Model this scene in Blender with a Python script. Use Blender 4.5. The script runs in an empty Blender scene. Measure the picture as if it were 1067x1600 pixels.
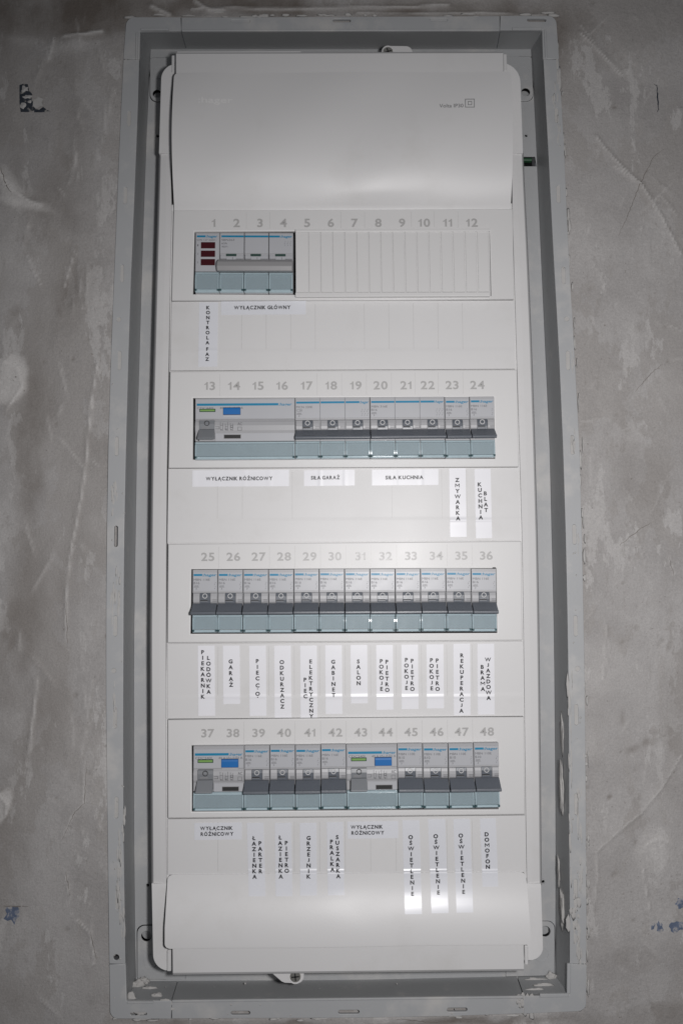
import bpy, bmesh, math, random
import numpy as np
from mathutils import Matrix, Vector, noise as mnoise

random.seed(7)
sc = bpy.context.scene
col = sc.collection
MM = 0.001
W, H, F = 1067.0, 1600.0, 1220.0          # photograph size and focal length in its pixels

# ------------------------------------------------------------------ camera, world, light
PITCH, YAW, ROLL = 0.0633027, -0.00579229, 0.00552185
CAM = np.array([-0.00573, -0.55115, -0.05498])
def _rot():
    ca, sa = math.cos(PITCH), math.sin(PITCH); cb, sb = math.cos(YAW), math.sin(YAW); cc, s_ = math.cos(ROLL), math.sin(ROLL)
    Rx = np.array([[1, 0, 0], [0, ca, -sa], [0, sa, ca]]); Rz = np.array([[cb, -sb, 0], [sb, cb, 0], [0, 0, 1]])
    Ry = np.array([[cc, 0, s_], [0, 1, 0], [-s_, 0, cc]])
    return Rz @ Rx @ Ry
RC = _rot()
cd = bpy.data.cameras.new('camera'); cam = bpy.data.objects.new('camera', cd); col.objects.link(cam)
cd.sensor_fit = 'VERTICAL'; cd.sensor_height = 23.6; cd.lens = 23.6 * F / H
cd.clip_start = 0.01; cd.clip_end = 50
right, fwd, up = RC[:, 0], RC[:, 1], RC[:, 2]
cam.matrix_world = Matrix(((right[0], up[0], -fwd[0], CAM[0]), (right[1], up[1], -fwd[1], CAM[1]),
                           (right[2], up[2], -fwd[2], CAM[2]), (0, 0, 0, 1)))
sc.camera = cam

wd = bpy.data.worlds.new('World'); sc.world = wd; wd.use_nodes = True
bg = wd.node_tree.nodes['Background']; bg.inputs[0].default_value = (0.9, 0.93, 1.0, 1); bg.inputs[1].default_value = 0.075

FLASH_POS = CAM + right * 0.066 + up * 0.012
FLASH_AIM = np.array([0.085, 0.0, -0.10])
ld = bpy.data.lights.new('camera_flash', 'SPOT'); ld.energy = 9.8; ld.color = (1.0, 0.978, 0.975)
ld.spot_size = math.radians(128); ld.spot_blend = 1.0; ld.shadow_soft_size = 0.016
fl = bpy.data.objects.new('camera_flash', ld); col.objects.link(fl)
fl.location = FLASH_POS
fl.rotation_euler = Vector(FLASH_AIM - FLASH_POS).to_track_quat('-Z', 'Y').to_euler()

sc.view_settings.view_transform = 'Standard'; sc.view_settings.look = 'None'
sc.view_settings.exposure = 0.0; sc.view_settings.gamma = 1.0
sc.render.engine = 'CYCLES'
sc.cycles.max_bounces = 6; sc.cycles.transparent_max_bounces = 12
sc.cycles.use_denoising = True
sc.render.filter_size = 1.5

def at(px, py, y):
    """World point that a pixel of the photograph shows at depth y (metres, towards the wall)."""
    d = RC @ np.array([(px - W / 2) / F, 1.0, (H / 2 - py) / F])
    return CAM + d * ((y - CAM[1]) / d[1])

# ------------------------------------------------------------------ materials
def nd(nt, t, **kw):
    n = nt.nodes.new(t)
    for k, v in kw.items():
        setattr(n, k, v)
    return n

def mat(name, colr, rough=0.4, spec=0.5, var=0.04, scale=40.0, bump=0.0, bscale=600.0, coat=0.0, alpha=1.0, rvar=0.08, metal=0.0,
        stain=None, stain_scale=25.0, stain_lo=0.6, stain_hi=0.75):
    m = bpy.data.materials.new(name); m.use_nodes = True
    nt = m.node_tree; p = nt.nodes['Principled BSDF']
    tc = nd(nt, 'ShaderNodeTexCoord'); n1 = nd(nt, 'ShaderNodeTexNoise'); n1.inputs['Scale'].default_value = scale; n1.inputs['Detail'].default_value = 5
    nt.links.new(tc.outputs['Object'], n1.inputs['Vector'])
    mx = nd(nt, 'ShaderNodeMix', data_type='RGBA')
    mx.inputs['A'].default_value = tuple(c * (1 - var) for c in colr) + (1,)
    mx.inputs['B'].default_value = tuple(min(1, c * (1 + var)) for c in colr) + (1,)
    nt.links.new(n1.outputs['Fac'], mx.inputs['Factor'])
    out = mx.outputs['Result']
    if stain:
        n3 = nd(nt, 'ShaderNodeTexNoise'); n3.inputs['Scale'].default_value = stain_scale; n3.inputs['Detail'].default_value = 8; n3.inputs['Roughness'].default_value = 0.65
        nt.links.new(tc.outputs['Object'], n3.inputs['Vector'])
        mr = nd(nt, 'ShaderNodeMapRange'); mr.inputs['From Min'].default_value = stain_lo; mr.inputs['From Max'].default_value = stain_hi
        nt.links.new(n3.outputs['Fac'], mr.inputs['Value'])
        m2 = nd(nt, 'ShaderNodeMix', data_type='RGBA'); m2.inputs['B'].default_value = tuple(stain) + (1,)
        nt.links.new(mr.outputs['Result'], m2.inputs['Factor']); nt.links.new(out, m2.inputs['A']); out = m2.outputs['Result']
    nt.links.new(out, p.inputs['Base Color'])
    mr2 = nd(nt, 'ShaderNodeMapRange'); mr2.inputs['To Min'].default_value = max(0.02, rough - rvar); mr2.inputs['To Max'].default_value = min(1, rough + rvar)
    nt.links.new(n1.outputs['Fac'], mr2.inputs['Value']); nt.links.new(mr2.outputs['Result'], p.inputs['Roughness'])
    p.inputs['Specular IOR Level'].default_value = spec
    p.inputs['Coat Weight'].default_value = coat; p.inputs['Coat Roughness'].default_value = 0.12
    p.inputs['Alpha'].default_value = alpha; p.inputs['Metallic'].default_value = metal
    if bump:
        n2 = nd(nt, 'ShaderNodeTexNoise'); n2.inputs['Scale'].default_value = bscale; n2.inputs['Detail'].default_value = 3
        nt.links.new(tc.outputs['Object'], n2.inputs['Vector'])
        b = nd(nt, 'ShaderNodeBump'); b.inputs['Strength'].default_value = bump; b.inputs['Distance'].default_value = 0.0006
        nt.links.new(n2.outputs['Fac'], b.inputs['Height']); nt.links.new(b.outputs['Normal'], p.inputs['Normal'])
    return m

M_WHITE = mat('white_plastic', (0.665, 0.660, 0.660), 0.45, 0.5, 0.02, 14, bump=0.05, bscale=900, stain=(0.625, 0.618, 0.61), stain_scale=22, stain_lo=0.54, stain_hi=0.74)
M_STRIP = mat('cream_strip_plastic', (0.668, 0.663, 0.660), 0.42, 0.5, 0.02, 16, bump=0.04, bscale=900)
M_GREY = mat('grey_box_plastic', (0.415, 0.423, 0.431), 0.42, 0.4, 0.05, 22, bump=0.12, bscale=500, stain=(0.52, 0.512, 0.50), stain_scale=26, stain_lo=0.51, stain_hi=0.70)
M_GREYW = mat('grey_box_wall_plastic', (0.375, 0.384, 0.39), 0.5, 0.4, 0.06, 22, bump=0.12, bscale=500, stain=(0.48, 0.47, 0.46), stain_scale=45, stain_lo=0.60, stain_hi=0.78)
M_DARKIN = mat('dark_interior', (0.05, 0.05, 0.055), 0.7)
M_PLASTER = mat('dried_plaster', (0.465, 0.456, 0.444), 0.85, 0.2, 0.10, 120, bump=0.5, bscale=450)
M_BODY = mat('light_grey_device_plastic', (0.39, 0.392, 0.405), 0.42, 0.5, 0.02, 60, bump=0.05, bscale=1200)
M_FACE = mat('pale_grey_face_plastic', (0.445, 0.452, 0.475), 0.38, 0.5, 0.015, 60)
M_DARK = mat('dark_grey_lever_plastic', (0.112, 0.124, 0.145), 0.34, 0.5, 0.05, 90, bump=0.08, bscale=1500)
M_MIDG = mat('mid_grey_lever_plastic', (0.21, 0.22, 0.235), 0.38, 0.5, 0.03, 90)
M_LTG = mat('light_grey_lever_plastic', (0.285, 0.282, 0.287), 0.38, 0.5, 0.03, 90)
M_BLACK = mat('black_recess', (0.015, 0.015, 0.016), 0.6)
M_BLUE = mat('blue_print', (0.010, 0.215, 0.385), 0.4, 0.4, 0.04, 200)
M_BUTTON = mat('blue_test_button_plastic', (0.012, 0.14, 0.42), 0.5, 0.35, 0.05, 200)
M_GREEN = mat('green_indicator_plastic', (0.20, 0.36, 0.10), 0.35, 0.5, 0.08, 300)
M_DKGREEN = mat('dark_green_window', (0.04, 0.075, 0.065), 0.25, 0.5, 0.1, 300)
M_RED = mat('dark_red_lens', (0.055, 0.008, 0.012), 0.16, 0.5, 0.08, 300)
M_PRINT = mat('grey_print', (0.13, 0.13, 0.14), 0.5, 0.3, 0.05, 300)
M_LINE = mat('groove_shade_grey', (0.53, 0.525, 0.52), 0.4)  # painted shade of fine grooves in the strips
M_NUM = mat('silver_grey_print', (0.41, 0.405, 0.40), 0.4, 0.5, 0.10, 500)
M_INK = mat('black_ink', (0.018, 0.018, 0.022), 0.45, 0.4)
M_WPRINT = mat('white_print', (0.55, 0.55, 0.55), 0.5, 0.3)
M_INSERT = mat('blue_grey_insert', (0.235, 0.285, 0.32), 0.45, 0.4, 0.06, 60)
M_CLEAR = mat('clear_tinted_plastic', (0.54, 0.67, 0.71), 0.14, 0.6, 0.06, 120, alpha=0.20, coat=0.4, bump=0.10, bscale=160)
M_RIM = mat('clear_rim_plastic', (0.62, 0.77, 0.83), 0.15, 0.7, 0.10, 160, alpha=0.60, coat=0.25)
M_CLIP = mat('tinted_clip_plastic', (0.05, 0.10, 0.11), 0.2, 0.6, 0.2, 300)
M_TAPE = mat('white_label_tape', (0.82, 0.82, 0.855), 0.32, 0.5, 0.015, 60, coat=0.06)
M_TAPE2 = mat('translucent_label_tape', (0.71, 0.72, 0.76), 0.28, 0.5, 0.015, 60, coat=0.08)
M_STEEL = mat('zinc_screw', (0.62, 0.60, 0.55), 0.28, 0.5, 0.1, 300, metal=0.85)
M_GRNWIRE = mat('green_wire', (0.03, 0.085, 0.045), 0.45, 0.5, 0.5, 260)

# ------------------------------------------------------------------ object helpers
def setp(o, label=None, cat=None, group=None, kind=None):
    if label: o['label'] = label
    if cat: o['category'] = cat
    if group: o['group'] = group
    if kind: o['kind'] = kind
    return o

def thing(name, loc, label, cat, group=None):
    o = bpy.data.objects.new(name, None); col.objects.link(o); o.location = loc; o.empty_display_size = 0.02
    return setp(o, label, cat, group)

def root_off(parent):
    """World offset of the (unrotated) root that a world-space part hangs under."""
    v = Vector((0, 0, 0))
    while parent is not None:
        v += parent.location; parent = parent.parent
    return v

def link(name, me, m, parent=None, world=True, smooth=False):
    o = bpy.data.objects.new(name, me); me.name = name
    me.materials.clear(); me.materials.append(m)
    if parent is not None:
        if world: me.transform(Matrix.Translation(-root_off(parent)))
        o.parent = parent
    if smooth:
        for p in me.polygons: p.use_smooth = True
    col.objects.link(o)
    return o

def finish(v, f, bev=0.0, seg=1, merge=False, ang=25):
    me = bpy.data.meshes.new('m'); me.from_pydata([tuple(map(float, q)) for q in v], [], f); me.validate()
    bm = bmesh.new(); bm.from_mesh(me)
    if merge: bmesh.ops.remove_doubles(bm, verts=bm.verts, dist=1e-7)
    bmesh.ops.recalc_face_normals(bm, faces=bm.faces)
    if bev > 0:
        ed = [e for e in bm.edges if len(e.link_faces) == 2 and e.calc_face_angle(0) > math.radians(ang)]
        bmesh.ops.bevel(bm, geom=ed, offset=bev, segments=seg, affect='EDGES', profile=0.5, clamp_overlap=True)
    bm.to_mesh(me); bm.free()
    return me

class MB:
    """Collects solids in millimetres; mesh() gives one mesh in metres."""
    def __init__(s): s.v = []; s.f = []
    def add(s, v, f):
        n = len(s.v); s.v += [(a * MM, b * MM, c * MM) for a, b, c in v]; s.f += [[i + n for i in q] for q in f]; return s
    def box(s, x0, x1, y0, y1, z0, z1):
        v = [(x, y, z) for x in (x0, x1) for y in (y0, y1) for z in (z0, z1)]
        return s.add(v, [[0, 1, 3, 2], [4, 6, 7, 5], [0, 4, 5, 1], [2, 3, 7, 6], [0, 2, 6, 4], [1, 5, 7, 3]])
    def extr(s, prof, x0, x1, dx0=None, dx1=None):
        """Profile of (y, z) swept along x; dx give end offsets per profile point."""
        n = len(prof); d0 = dx0 or [0] * n; d1 = dx1 or [0] * n
        v = [(x0 + d0[i], y, z) for i, (y, z) in enumerate(prof)] + [(x1 + d1[i], y, z) for i, (y, z) in enumerate(prof)]
        f = [list(range(n)), list(range(2 * n - 1, n - 1, -1))] + [[i, (i + 1) % n, n + (i + 1) % n, n + i] for i in range(n)]
        return s.add(v, f)
    def cyl(s, cx, cz, r, y0, y1, n=20, r2=None):
        r2 = r if r2 is None else r2
        a = [2 * math.pi * i / n for i in range(n)]
        v = [(cx + r * math.cos(t), y0, cz + r * math.sin(t)) for t in a] + [(cx + r2 * math.cos(t), y1, cz + r2 * math.sin(t)) for t in a]
        return s.add(v, [list(range(n)), list(range(2 * n - 1, n - 1, -1))] + [[i, (i + 1) % n, n + (i + 1) % n, n + i] for i in range(n)])
    def ring(s, cx, cz, ro, ri, y0, y1, n=24):
        v = []; f = []
        for i in range(n):
            t = 2 * math.pi * i / n; c, q = math.cos(t), math.sin(t)
            v += [(cx + ro * c, y0, cz + ro * q), (cx + ri * c, y0, cz + ri * q), (cx + ri * c, y1, cz + ri * q), (cx + ro * c, y1, cz + ro * q)]
        for i in range(n):
            a, b = 4 * i, 4 * ((i + 1) % n)
            for k in range(4): f.append([a + k, a + (k + 1) % 4, b + (k + 1) % 4, b + k])
        return s.add(v, f)
    def mesh(s, bev=0.0, seg=1): return finish(s.v, s.f, bev * MM, seg)

def plate(loops, y0, thick, bev=0.0):
    """Flat plate in XZ (metres) facing -y; loops[0] outline, others holes."""
    cu = bpy.data.curves.new('t', 'CURVE'); cu.dimensions = '2D'; cu.fill_mode = 'BOTH'
    cu.extrude = thick / 2 - bev; cu.bevel_depth = bev; cu.bevel_resolution = 1; cu.offset = -bev
    for k, lp in enumerate(loops):
        lp = [(float(a), float(b)) for a, b in lp]
        area = sum(lp[i - 1][0] * lp[i][1] - lp[i][0] * lp[i - 1][1] for i in range(len(lp)))
        if (area < 0) == (k == 0): lp = lp[::-1]
        sp = cu.splines.new('POLY'); sp.points.add(len(lp) - 1); sp.use_cyclic_u = True
        for q, (a, b) in zip(sp.points, lp): q.co = (a, b, 0, 1)
    o = bpy.data.objects.new('t', cu); col.objects.link(o)
    dg = bpy.context.evaluated_depsgraph_get(); me = bpy.data.meshes.new_from_object(o.evaluated_get(dg))
    bpy.data.objects.remove(o); bpy.data.curves.remove(cu)
    bm = bmesh.new(); bm.from_mesh(me); bmesh.ops.remove_doubles(bm, verts=bm.verts, dist=1e-6)
    for v in bm.verts: v.co = Vector((v.co.x, y0 + thick / 2 - v.co.z, v.co.y))
    bmesh.ops.recalc_face_normals(bm, faces=bm.faces); bm.to_mesh(me); bm.free()
    return me

def rrect(x0, z0, x1, z1, r, n=5):
    pts = []
    for cx, cz, a in ((x1 - r, z1 - r, 0), (x0 + r, z1 - r, 90), (x0 + r, z0 + r, 180), (x1 - r, z0 + r, 270)):
        for i in range(n + 1):
            t = math.radians(a + 90 * i / n); pts.append((cx + r * math.cos(t), cz + r * math.sin(t)))
    return pts
def circ(cx, cz, r, n=20): return [(cx + r * math.cos(2 * math.pi * i / n), cz + r * math.sin(2 * math.pi * i / n)) for i in range(n)]
def pxloop(pts, y): return [(lambda q: (q[0], q[2]))(at(a, b, y)) for a, b in pts]
def slot(px, py, w, h, y, n=5):
    """Rounded slot outline given in photograph pixels, converted to plate coordinates."""
    c = at(px, py, y); k = abs(at(px + 1, py, y)[0] - c[0]); w *= k; h *= k; r = min(w, h) / 2 * 0.98
    return rrect(c[0] - w / 2, c[2] - h / 2, c[0] + w / 2, c[2] + h / 2, r, n)

def sheet(rows, nx, thick, warp=None):
    """Curved solid sheet; rows = [(pxl, pxr, py_left, py_right, y)] top to bottom, y a number or f(u)."""
    top = []
    for pxl, pxr, pyl, pyr, y in rows:
        for i in range(nx + 1):
            u = i / nx; yy = y(u) if callable(y) else y
            q = at(pxl + (pxr - pxl) * u, pyl + (pyr - pyl) * u, yy)
            if warp: q = q + np.array([0, warp(u, pyl), 0])
            top.append(q)
    n = len(top); N = nx + 1; R = len(rows)
    v = top + [q + np.array([0, thick, 0]) for q in top]; f = []
    for r in range(R - 1):
        for i in range(nx):
            a = r * N + i; f.append([a, a + N, a + N + 1, a + 1]); f.append([n + a, n + a + 1, n + a + N + 1, n + a + N])
    for i in range(nx):
        a = i; f.append([a, a + 1, n + a + 1, n + a]); a = (R - 1) * N + i; f.append([a, n + a, n + a + 1, a + 1])
    for r in range(R - 1):
        a = r * N; f.append([a, n + a, n + a + N, a + N]); a = r * N + nx; f.append([a, a + N, n + a + N, n + a])
    return finish(v, f)

def digits(body):
    """Figures with even spacing and a flagged one."""
    V, Fc, pen = [], [], 0.0
    for ch in body:
        if ch == '1':
            v = [(.17, 0), (.30, 0), (.30, CAP), (.20, CAP), (.17, CAP * .86), (.02, CAP * .74), (.02, CAP * .60), (.17, CAP * .68)]; f = [[0, 1, 2, 3, 4, 7], [4, 5, 6, 7]]; adv = .42
        else:
            v, f = glyphs(ch, .026); xa = min(q[0] for q in v); xb = max(q[0] for q in v); v = [(.02 + (x - xa) * 1.06, z) for x, z in v]; adv = (xb - xa) * 1.06 + .09
        k = len(V); V += [(x + pen, z) for x, z in v]; Fc += [[k + i for i in q] for q in f]; pen += adv
    return V, Fc
ACC = {'Ó': 'O', 'Ś': 'S', 'Ż': 'Z', 'Ł': 'L', 'Ą': 'A'}
def capitals(body, bold, gap=.115, cut=True):
    """Capitals set one by one, with their accents drawn."""
    V, Fc, pen = [], [], 0.0
    for ch in body:
        if ch == ' ': pen += .30; continue
        b = ACC.get(ch, ch); v, f = glyphs(b, bold * (.5 if b == 'W' else 1), 1.0, cut)
        if b == 'M': v, f = LETTER_M
        if b == 'J': z0, z1 = min(q[1] for q in v), max(q[1] for q in v); v = [(x, (z - z0) / (z1 - z0) * CAP) for x, z in v]
        xa = min(q[0] for q in v); xb = max(q[0] for q in v); k = len(V); w = xb - xa
        V += [(x - xa + pen, z) for x, z in v]; Fc += [[k + i for i in q] for q in f]
        if ch != b:
            c = pen + w / 2; t = .055 + bold
            quads = {'Ó': [[(c - .07, CAP + .09), (c + .05, CAP + .09), (c + .16, CAP + .25), (c + .03, CAP + .25)]], 'Ś': [[(c - .07, CAP + .09), (c + .05, CAP + .09), (c + .16, CAP + .25), (c + .03, CAP + .25)]],
                     'Ż': [[(c - t, CAP + .10), (c + t, CAP + .10), (c + t, CAP + .10 + 2 * t), (c - t, CAP + .10 + 2 * t)]],
                     'Ł': [[(pen - .10, CAP * .30), (pen - .002, CAP * .38), (pen - .002, CAP * .56), (pen - .10, CAP * .48)], [(pen + .17, CAP * .50), (pen + .30, CAP * .60), (pen + .30, CAP * .76), (pen + .17, CAP * .66)]],
                     'Ą': [[(pen + w - .10, -.02), (pen + w - .01, -.02), (pen + w - .04, -.12), (pen + w - .16, -.12)], [(pen + w - .16, -.125), (pen + w + .03, -.125), (pen + w + .03, -.21), (pen + w - .13, -.21)]]}[ch]
            for q in quads:
                k = len(V); V += q; Fc.append([k, k + 1, k + 2, k + 3])
        pen += w + (gap if ch != '.' else gap * .6)
    return V, Fc
_tc = {}
def glyphs(body, bold=0.0, spacing=1.0, cut=False):
    """Flat text mesh data at font size 1: verts (x, z), faces, cap height."""
    k = (body, bold, spacing, cut)
    if k in _tc: return _tc[k]
    cu = bpy.data.curves.new('t', 'FONT'); cu.body = body; cu.size = 1; cu.offset = bold; cu.space_character = spacing
    cu.resolution_u = 3; cu.fill_mode = 'FRONT'
    o = bpy.data.objects.new('t', cu); col.objects.link(o)
    dg = bpy.context.evaluated_depsgraph_get(); me = bpy.data.meshes.new_from_object(o.evaluated_get(dg))
    if cut:      # extra rows of vertices so that lettering can follow a bent surface
        bm = bmesh.new(); bm.from_mesh(me); xs_ = [q.co.x for q in bm.verts]; zs_ = [q.co.y for q in bm.verts]
        for z in np.arange(min(zs_) + .06, max(zs_), .11): bmesh.ops.bisect_plane(bm, geom=bm.verts[:] + bm.edges[:] + bm.faces[:], plane_co=(0, float(z), 0), plane_no=(0, 1, 0))
        if len(body) > 1:
            for x in np.arange(min(xs_) + .1, max(xs_), .14): bmesh.ops.bisect_plane(bm, geom=bm.verts[:] + bm.edges[:] + bm.faces[:], plane_co=(float(x), 0, 0), plane_no=(1, 0, 0))
        bm.to_mesh(me); bm.free()
    v = [(q.co.x, q.co.y) for q in me.vertices]; f = [list(p.vertices) for p in me.polygons]
    bpy.data.objects.remove(o); bpy.data.curves.remove(cu); bpy.data.meshes.remove(me)
    _tc[k] = (v, f); return _tc[k]
_ev, _ = glyphs('E'); CAP = max(z for x, z in _ev) - min(z for x, z in _ev)
LETTER_M = ([(0, 0), (.12, 0), (.12, CAP), (0, CAP), (.68, 0), (.80, 0), (.80, CAP), (.68, CAP), (.12, CAP - .22), (.40, CAP * .22), (.40, CAP * .22 + .22), (.68, CAP - .22)],
            [[0, 1, 8, 2, 3], [4, 5, 6, 7, 11], [2, 8, 9, 10], [10, 9, 11, 7]])

def text_local(mb, body, x0, x1, z_base, cap, y, bold=0.0, fit=True, slant=0.0):
    """Adds lettering (mm) to an MB, stretched between x0 and x1."""
    v, f = glyphs(body, bold)
    xa, xb = min(q[0] for q in v), max(q[0] for q in v); s = cap / CAP; sx = (x1 - x0) / (xb - xa) if fit else s
    mb.add([(x0 + (q[0] - xa) * sx + slant * q[1] * s, y, z_base + q[1] * s) for q in v], f)

def flatmesh(v, f):
    me = bpy.data.meshes.new('m'); me.from_pydata([tuple(map(float, q)) for q in v], [], f); me.validate()
    bm = bmesh.new(); bm.from_mesh(me)
    for fc in bm.faces:
        if fc.normal.y > 0: fc.normal_flip()
    bm.to_mesh(me); bm.free(); return me

def interp(tab, t):
    xs = [a for a, b in tab]; return float(np.interp(t, xs, [b for a, b in tab]))

# ------------------------------------------------------------------ measured outlines (photograph pixels)
OUT_L = [(28, 198), (60, 194.5), (100, 193), (200, 188), (350, 182), (400, 180), (550, 174), (700, 169.5), (850, 167), (1000, 166), (1150, 166.5), (1300, 168.5), (1500, 171), (1592, 172.5)]
INN_L = [(48, 219), (100, 218), (200, 214.5), (350, 208.5), (400, 206), (550, 201), (700, 197), (850, 194), (1000, 193), (1150, 192.5), (1300, 193), (1450, 195.5), (1563, 198)]
FOOT_L = [(78, 236), (100, 235), (200, 230), (400, 223), (700, 214.5), (1000, 210), (1300, 210), (1500, 212), (1531, 213)]
OUT_R = [(24, 868), (100, 873), (200, 879.5), (400, 888), (550, 897), (700, 905), (850, 909), (1000, 912), (1150, 914), (1300, 915), (1450, 916), (1580, 914)]
INN_R = [(47, 847), (100, 848.5), (200, 854.5), (400, 864.5), (550, 873), (700, 879.4), (850, 884), (1000, 887), (1150, 888.5), (1300, 889), (1450, 890), (1557, 889)]
FOOT_R = [(78, 829), (100, 831), (200, 836), (400, 844.5), (700, 858), (1000, 865), (1300, 867.5), (1500, 867), (1524, 866)]
YF, YL = -0.002, 0.030     # flange front, ledge depth

def top_y(x): return 27.5 - (x - 198) / 670 * 3.0      # flange outer top
def topi_y(x): return 48.5 - (x - 219) / 630 * 1.5
def bot_y(x): return float(np.interp(x, [172, 560, 700, 914], [1592, 1590.5, 1588, 1580]))
def boti_y(x): return float(np.interp(x, [198, 560, 889], [1564, 1562, 1555]))
def foot_t(x): return 78.0
def foot_b(x): return float(np.interp(x, [213, 560, 866], [1532, 1530, 1523]))

# ------------------------------------------------------------------ wall
def build_wall():
    step = 0.0016
    xs = np.arange(-0.36, 0.36, step); zs = np.arange(-0.50, 0.46, step)
    X, Z = np.meshgrid(xs, zs); nx, nz = len(xs), len(zs)
    d = np.stack([X.ravel(), np.zeros(X.size), Z.ravel()], 1) - CAM; q = d @ RC
    PX = (W / 2 + F * q[:, 0] / q[:, 1]).reshape(X.shape); PY = (H / 2 - F * q[:, 2] / q[:, 1]).reshape(X.shape)
    def vn(sx, sz, seed, oct_=4, off=0.55):
        """fractal value noise on the grid"""
        r = np.random.RandomState(seed); out = np.zeros_like(X); amp = 1.0; tot = 0
        for o in range(oct_):
            fx, fz = sx * 2 ** o, sz * 2 ** o
            u = (X + 1) * fx; w = (Z + 1) * fz
            iu, iw = np.floor(u).astype(int), np.floor(w).astype(int); fu, fw = u - iu, w - iw
            fu = fu * fu * (3 - 2 * fu); fw = fw * fw * (3 - 2 * fw)
            g = r.rand(iw.max() + 2, iu.max() + 2)
            a = g[iw, iu] * (1 - fu) + g[iw, iu + 1] * fu; b = g[iw + 1, iu] * (1 - fu) + g[iw + 1, iu + 1] * fu
            out += amp * (a * (1 - fw) + b * fw); tot += amp; amp *= off
        return out / tot
    wx = (vn(14, 14, 1) - .5) * 46; wz = (vn(14, 14, 2) - .5) * 46
    fx_ = (vn(60, 60, 31, 3) - .5) * 14; fz_ = (vn(60, 60, 32, 3) - .5) * 14
    A, B = PX + wx + fx_, PY + wz + fz_
    h = (vn(9, 6, 3, 5) - .5) * 0.0024 + (vn(60, 38, 4, 4) - .5) * 0.0008
    sm = vn(22, 9, 5, 4)
    h -= np.clip((sm - .52) * 9, 0, 1) * 0.0005          # a second, thinner skim coat over part of the wall
    dirt_and_shade = np.zeros_like(X); chalk_and_lit = np.zeros_like(X)
    def blob(x, y, rx, ry, a, rot=0, p=2):
        c, s = math.cos(math.radians(rot)), math.sin(math.radians(rot)); dx, dy = A - x, B - y
        u, w = (dx * c + dy * s) / rx, (-dx * s + dy * c) / ry
        return a * np.exp(-(u * u + w * w) ** (p / 2))
    for b in [(95, 10, 120, 26, 1.0, -10, 6), (20, 20, 60, 40, .8, 0, 4), (150, 40, 60, 14, .9, -12, 4), (992, 1168, 14, 9, .9, -40), (1012, 1160, 10, 9, .8, 20), (958, 1245, 5, 4, .9), (1000, 1500, 42, 26, .5, 10, 6), (968, 165, 4, 3, .9), (975, 1120, 5, 14, .5), (120, 20, 150, 34, .9, -8, 4), (430, 8, 240, 18, .9, 0, 4), (640, 14, 200, 20, .75, 0, 4), (40, 700, 26, 190, .75, 0, 3), (30, 980, 36, 180, .7, 2, 3),
              (60, 1120, 40, 90, .5, 0, 2), (20, 1330, 60, 120, .45), (70, 330, 40, 60, .35), (860, 60, 40, 60, .8, 30, 3), (900, 30, 60, 20, .5, 30), (110, 470, 20, 60, .35, 15),
              (1045, 760, 40, 50, .3), (1040, 1500, 80, 40, .35), (1000, 1595, 160, 22, .6, 0, 3), (560, 1598, 420, 7, .9, 0, 3), (10, 120, 40, 150, .45), (60, 660, 14, 60, .5, 10), (95, 490, 10, 18, .5),
              (28, 488, 9, 10, .7), (70, 1560, 50, 30, .35), (997, 1170, 22, 16, .45, -20), (1000, 513, 9, 9, .6), (1030, 640, 24, 10, .25, -30)]:
        dirt_and_shade = np.maximum(dirt_and_shade, blob(*b))
    dirt_and_shade = np.clip(dirt_and_shade * .85 * (0.35 + 1.1 * vn(60, 40, 6, 5, .7)) + (vn(20, 10, 7, 5) - .57) * 1.1, 0, 1)
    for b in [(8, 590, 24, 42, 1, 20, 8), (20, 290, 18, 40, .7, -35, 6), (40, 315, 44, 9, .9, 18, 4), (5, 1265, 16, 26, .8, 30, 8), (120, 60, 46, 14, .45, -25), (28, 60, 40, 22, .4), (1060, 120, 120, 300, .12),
              (940, 880, 60, 300, .18), (120, 1020, 60, 60, .2), (128, 1460, 18, 46, .35, -15), (1020, 1340, 30, 44, .3, 10, 6)]:  # the tall faint patch on the right paints in the flash's bright pool
        chalk_and_lit = np.maximum(chalk_and_lit, blob(*b))
    chalk_and_lit = np.clip(chalk_and_lit * (0.6 + 0.8 * vn(50, 50, 8, 4)) + (vn(12, 16, 9, 5) - .60) * 1.2, 0, 1)
    h -= chalk_and_lit * 0.0009; h += np.clip(dirt_and_shade, 0, .6) * 0.0006
    ridge_lit = np.zeros_like(X); ridge_shade = np.zeros_like(X)
    def seg(pts, wid, amp, side=0.0, jit=1.0):
        nonlocal h
        a_, b_ = PX + (A - PX) * jit * .25, PY + (B - PY) * jit * .25
        best = np.full(X.shape, 1e9); sgn = np.zeros(X.shape)
        for (x0, y0), (x1, y1) in zip(pts, pts[1:]):
            L = math.hypot(x1 - x0, y1 - y0); ux, uy = (x1 - x0) / L, (y1 - y0) / L
            t = np.clip((a_ - x0) * ux + (b_ - y0) * uy, 0, L); dx, dy = a_ - x0 - ux * t, b_ - y0 - uy * t
            dd = np.hypot(dx, dy); m = dd < best; best[m] = dd[m]; sgn[m] = (-dx * uy + dy * ux)[m]
        wid = wid * .62; h -= amp * .8 * np.exp(-(best / wid) ** 2)
        if side: h -= side * .6 * np.exp(-(best / (wid * 5)) ** 2) * (sgn > 0)
        ridge_lit[:] = np.maximum(ridge_lit, min(1, amp / .0012) * np.exp(-(best / (wid * .8)) ** 2))
        ridge_shade[:] = np.maximum(ridge_shade, min(1, amp / .0014) * .55 * np.exp(-(best / (wid * 3)) ** 2) * (sgn < 0))
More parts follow.
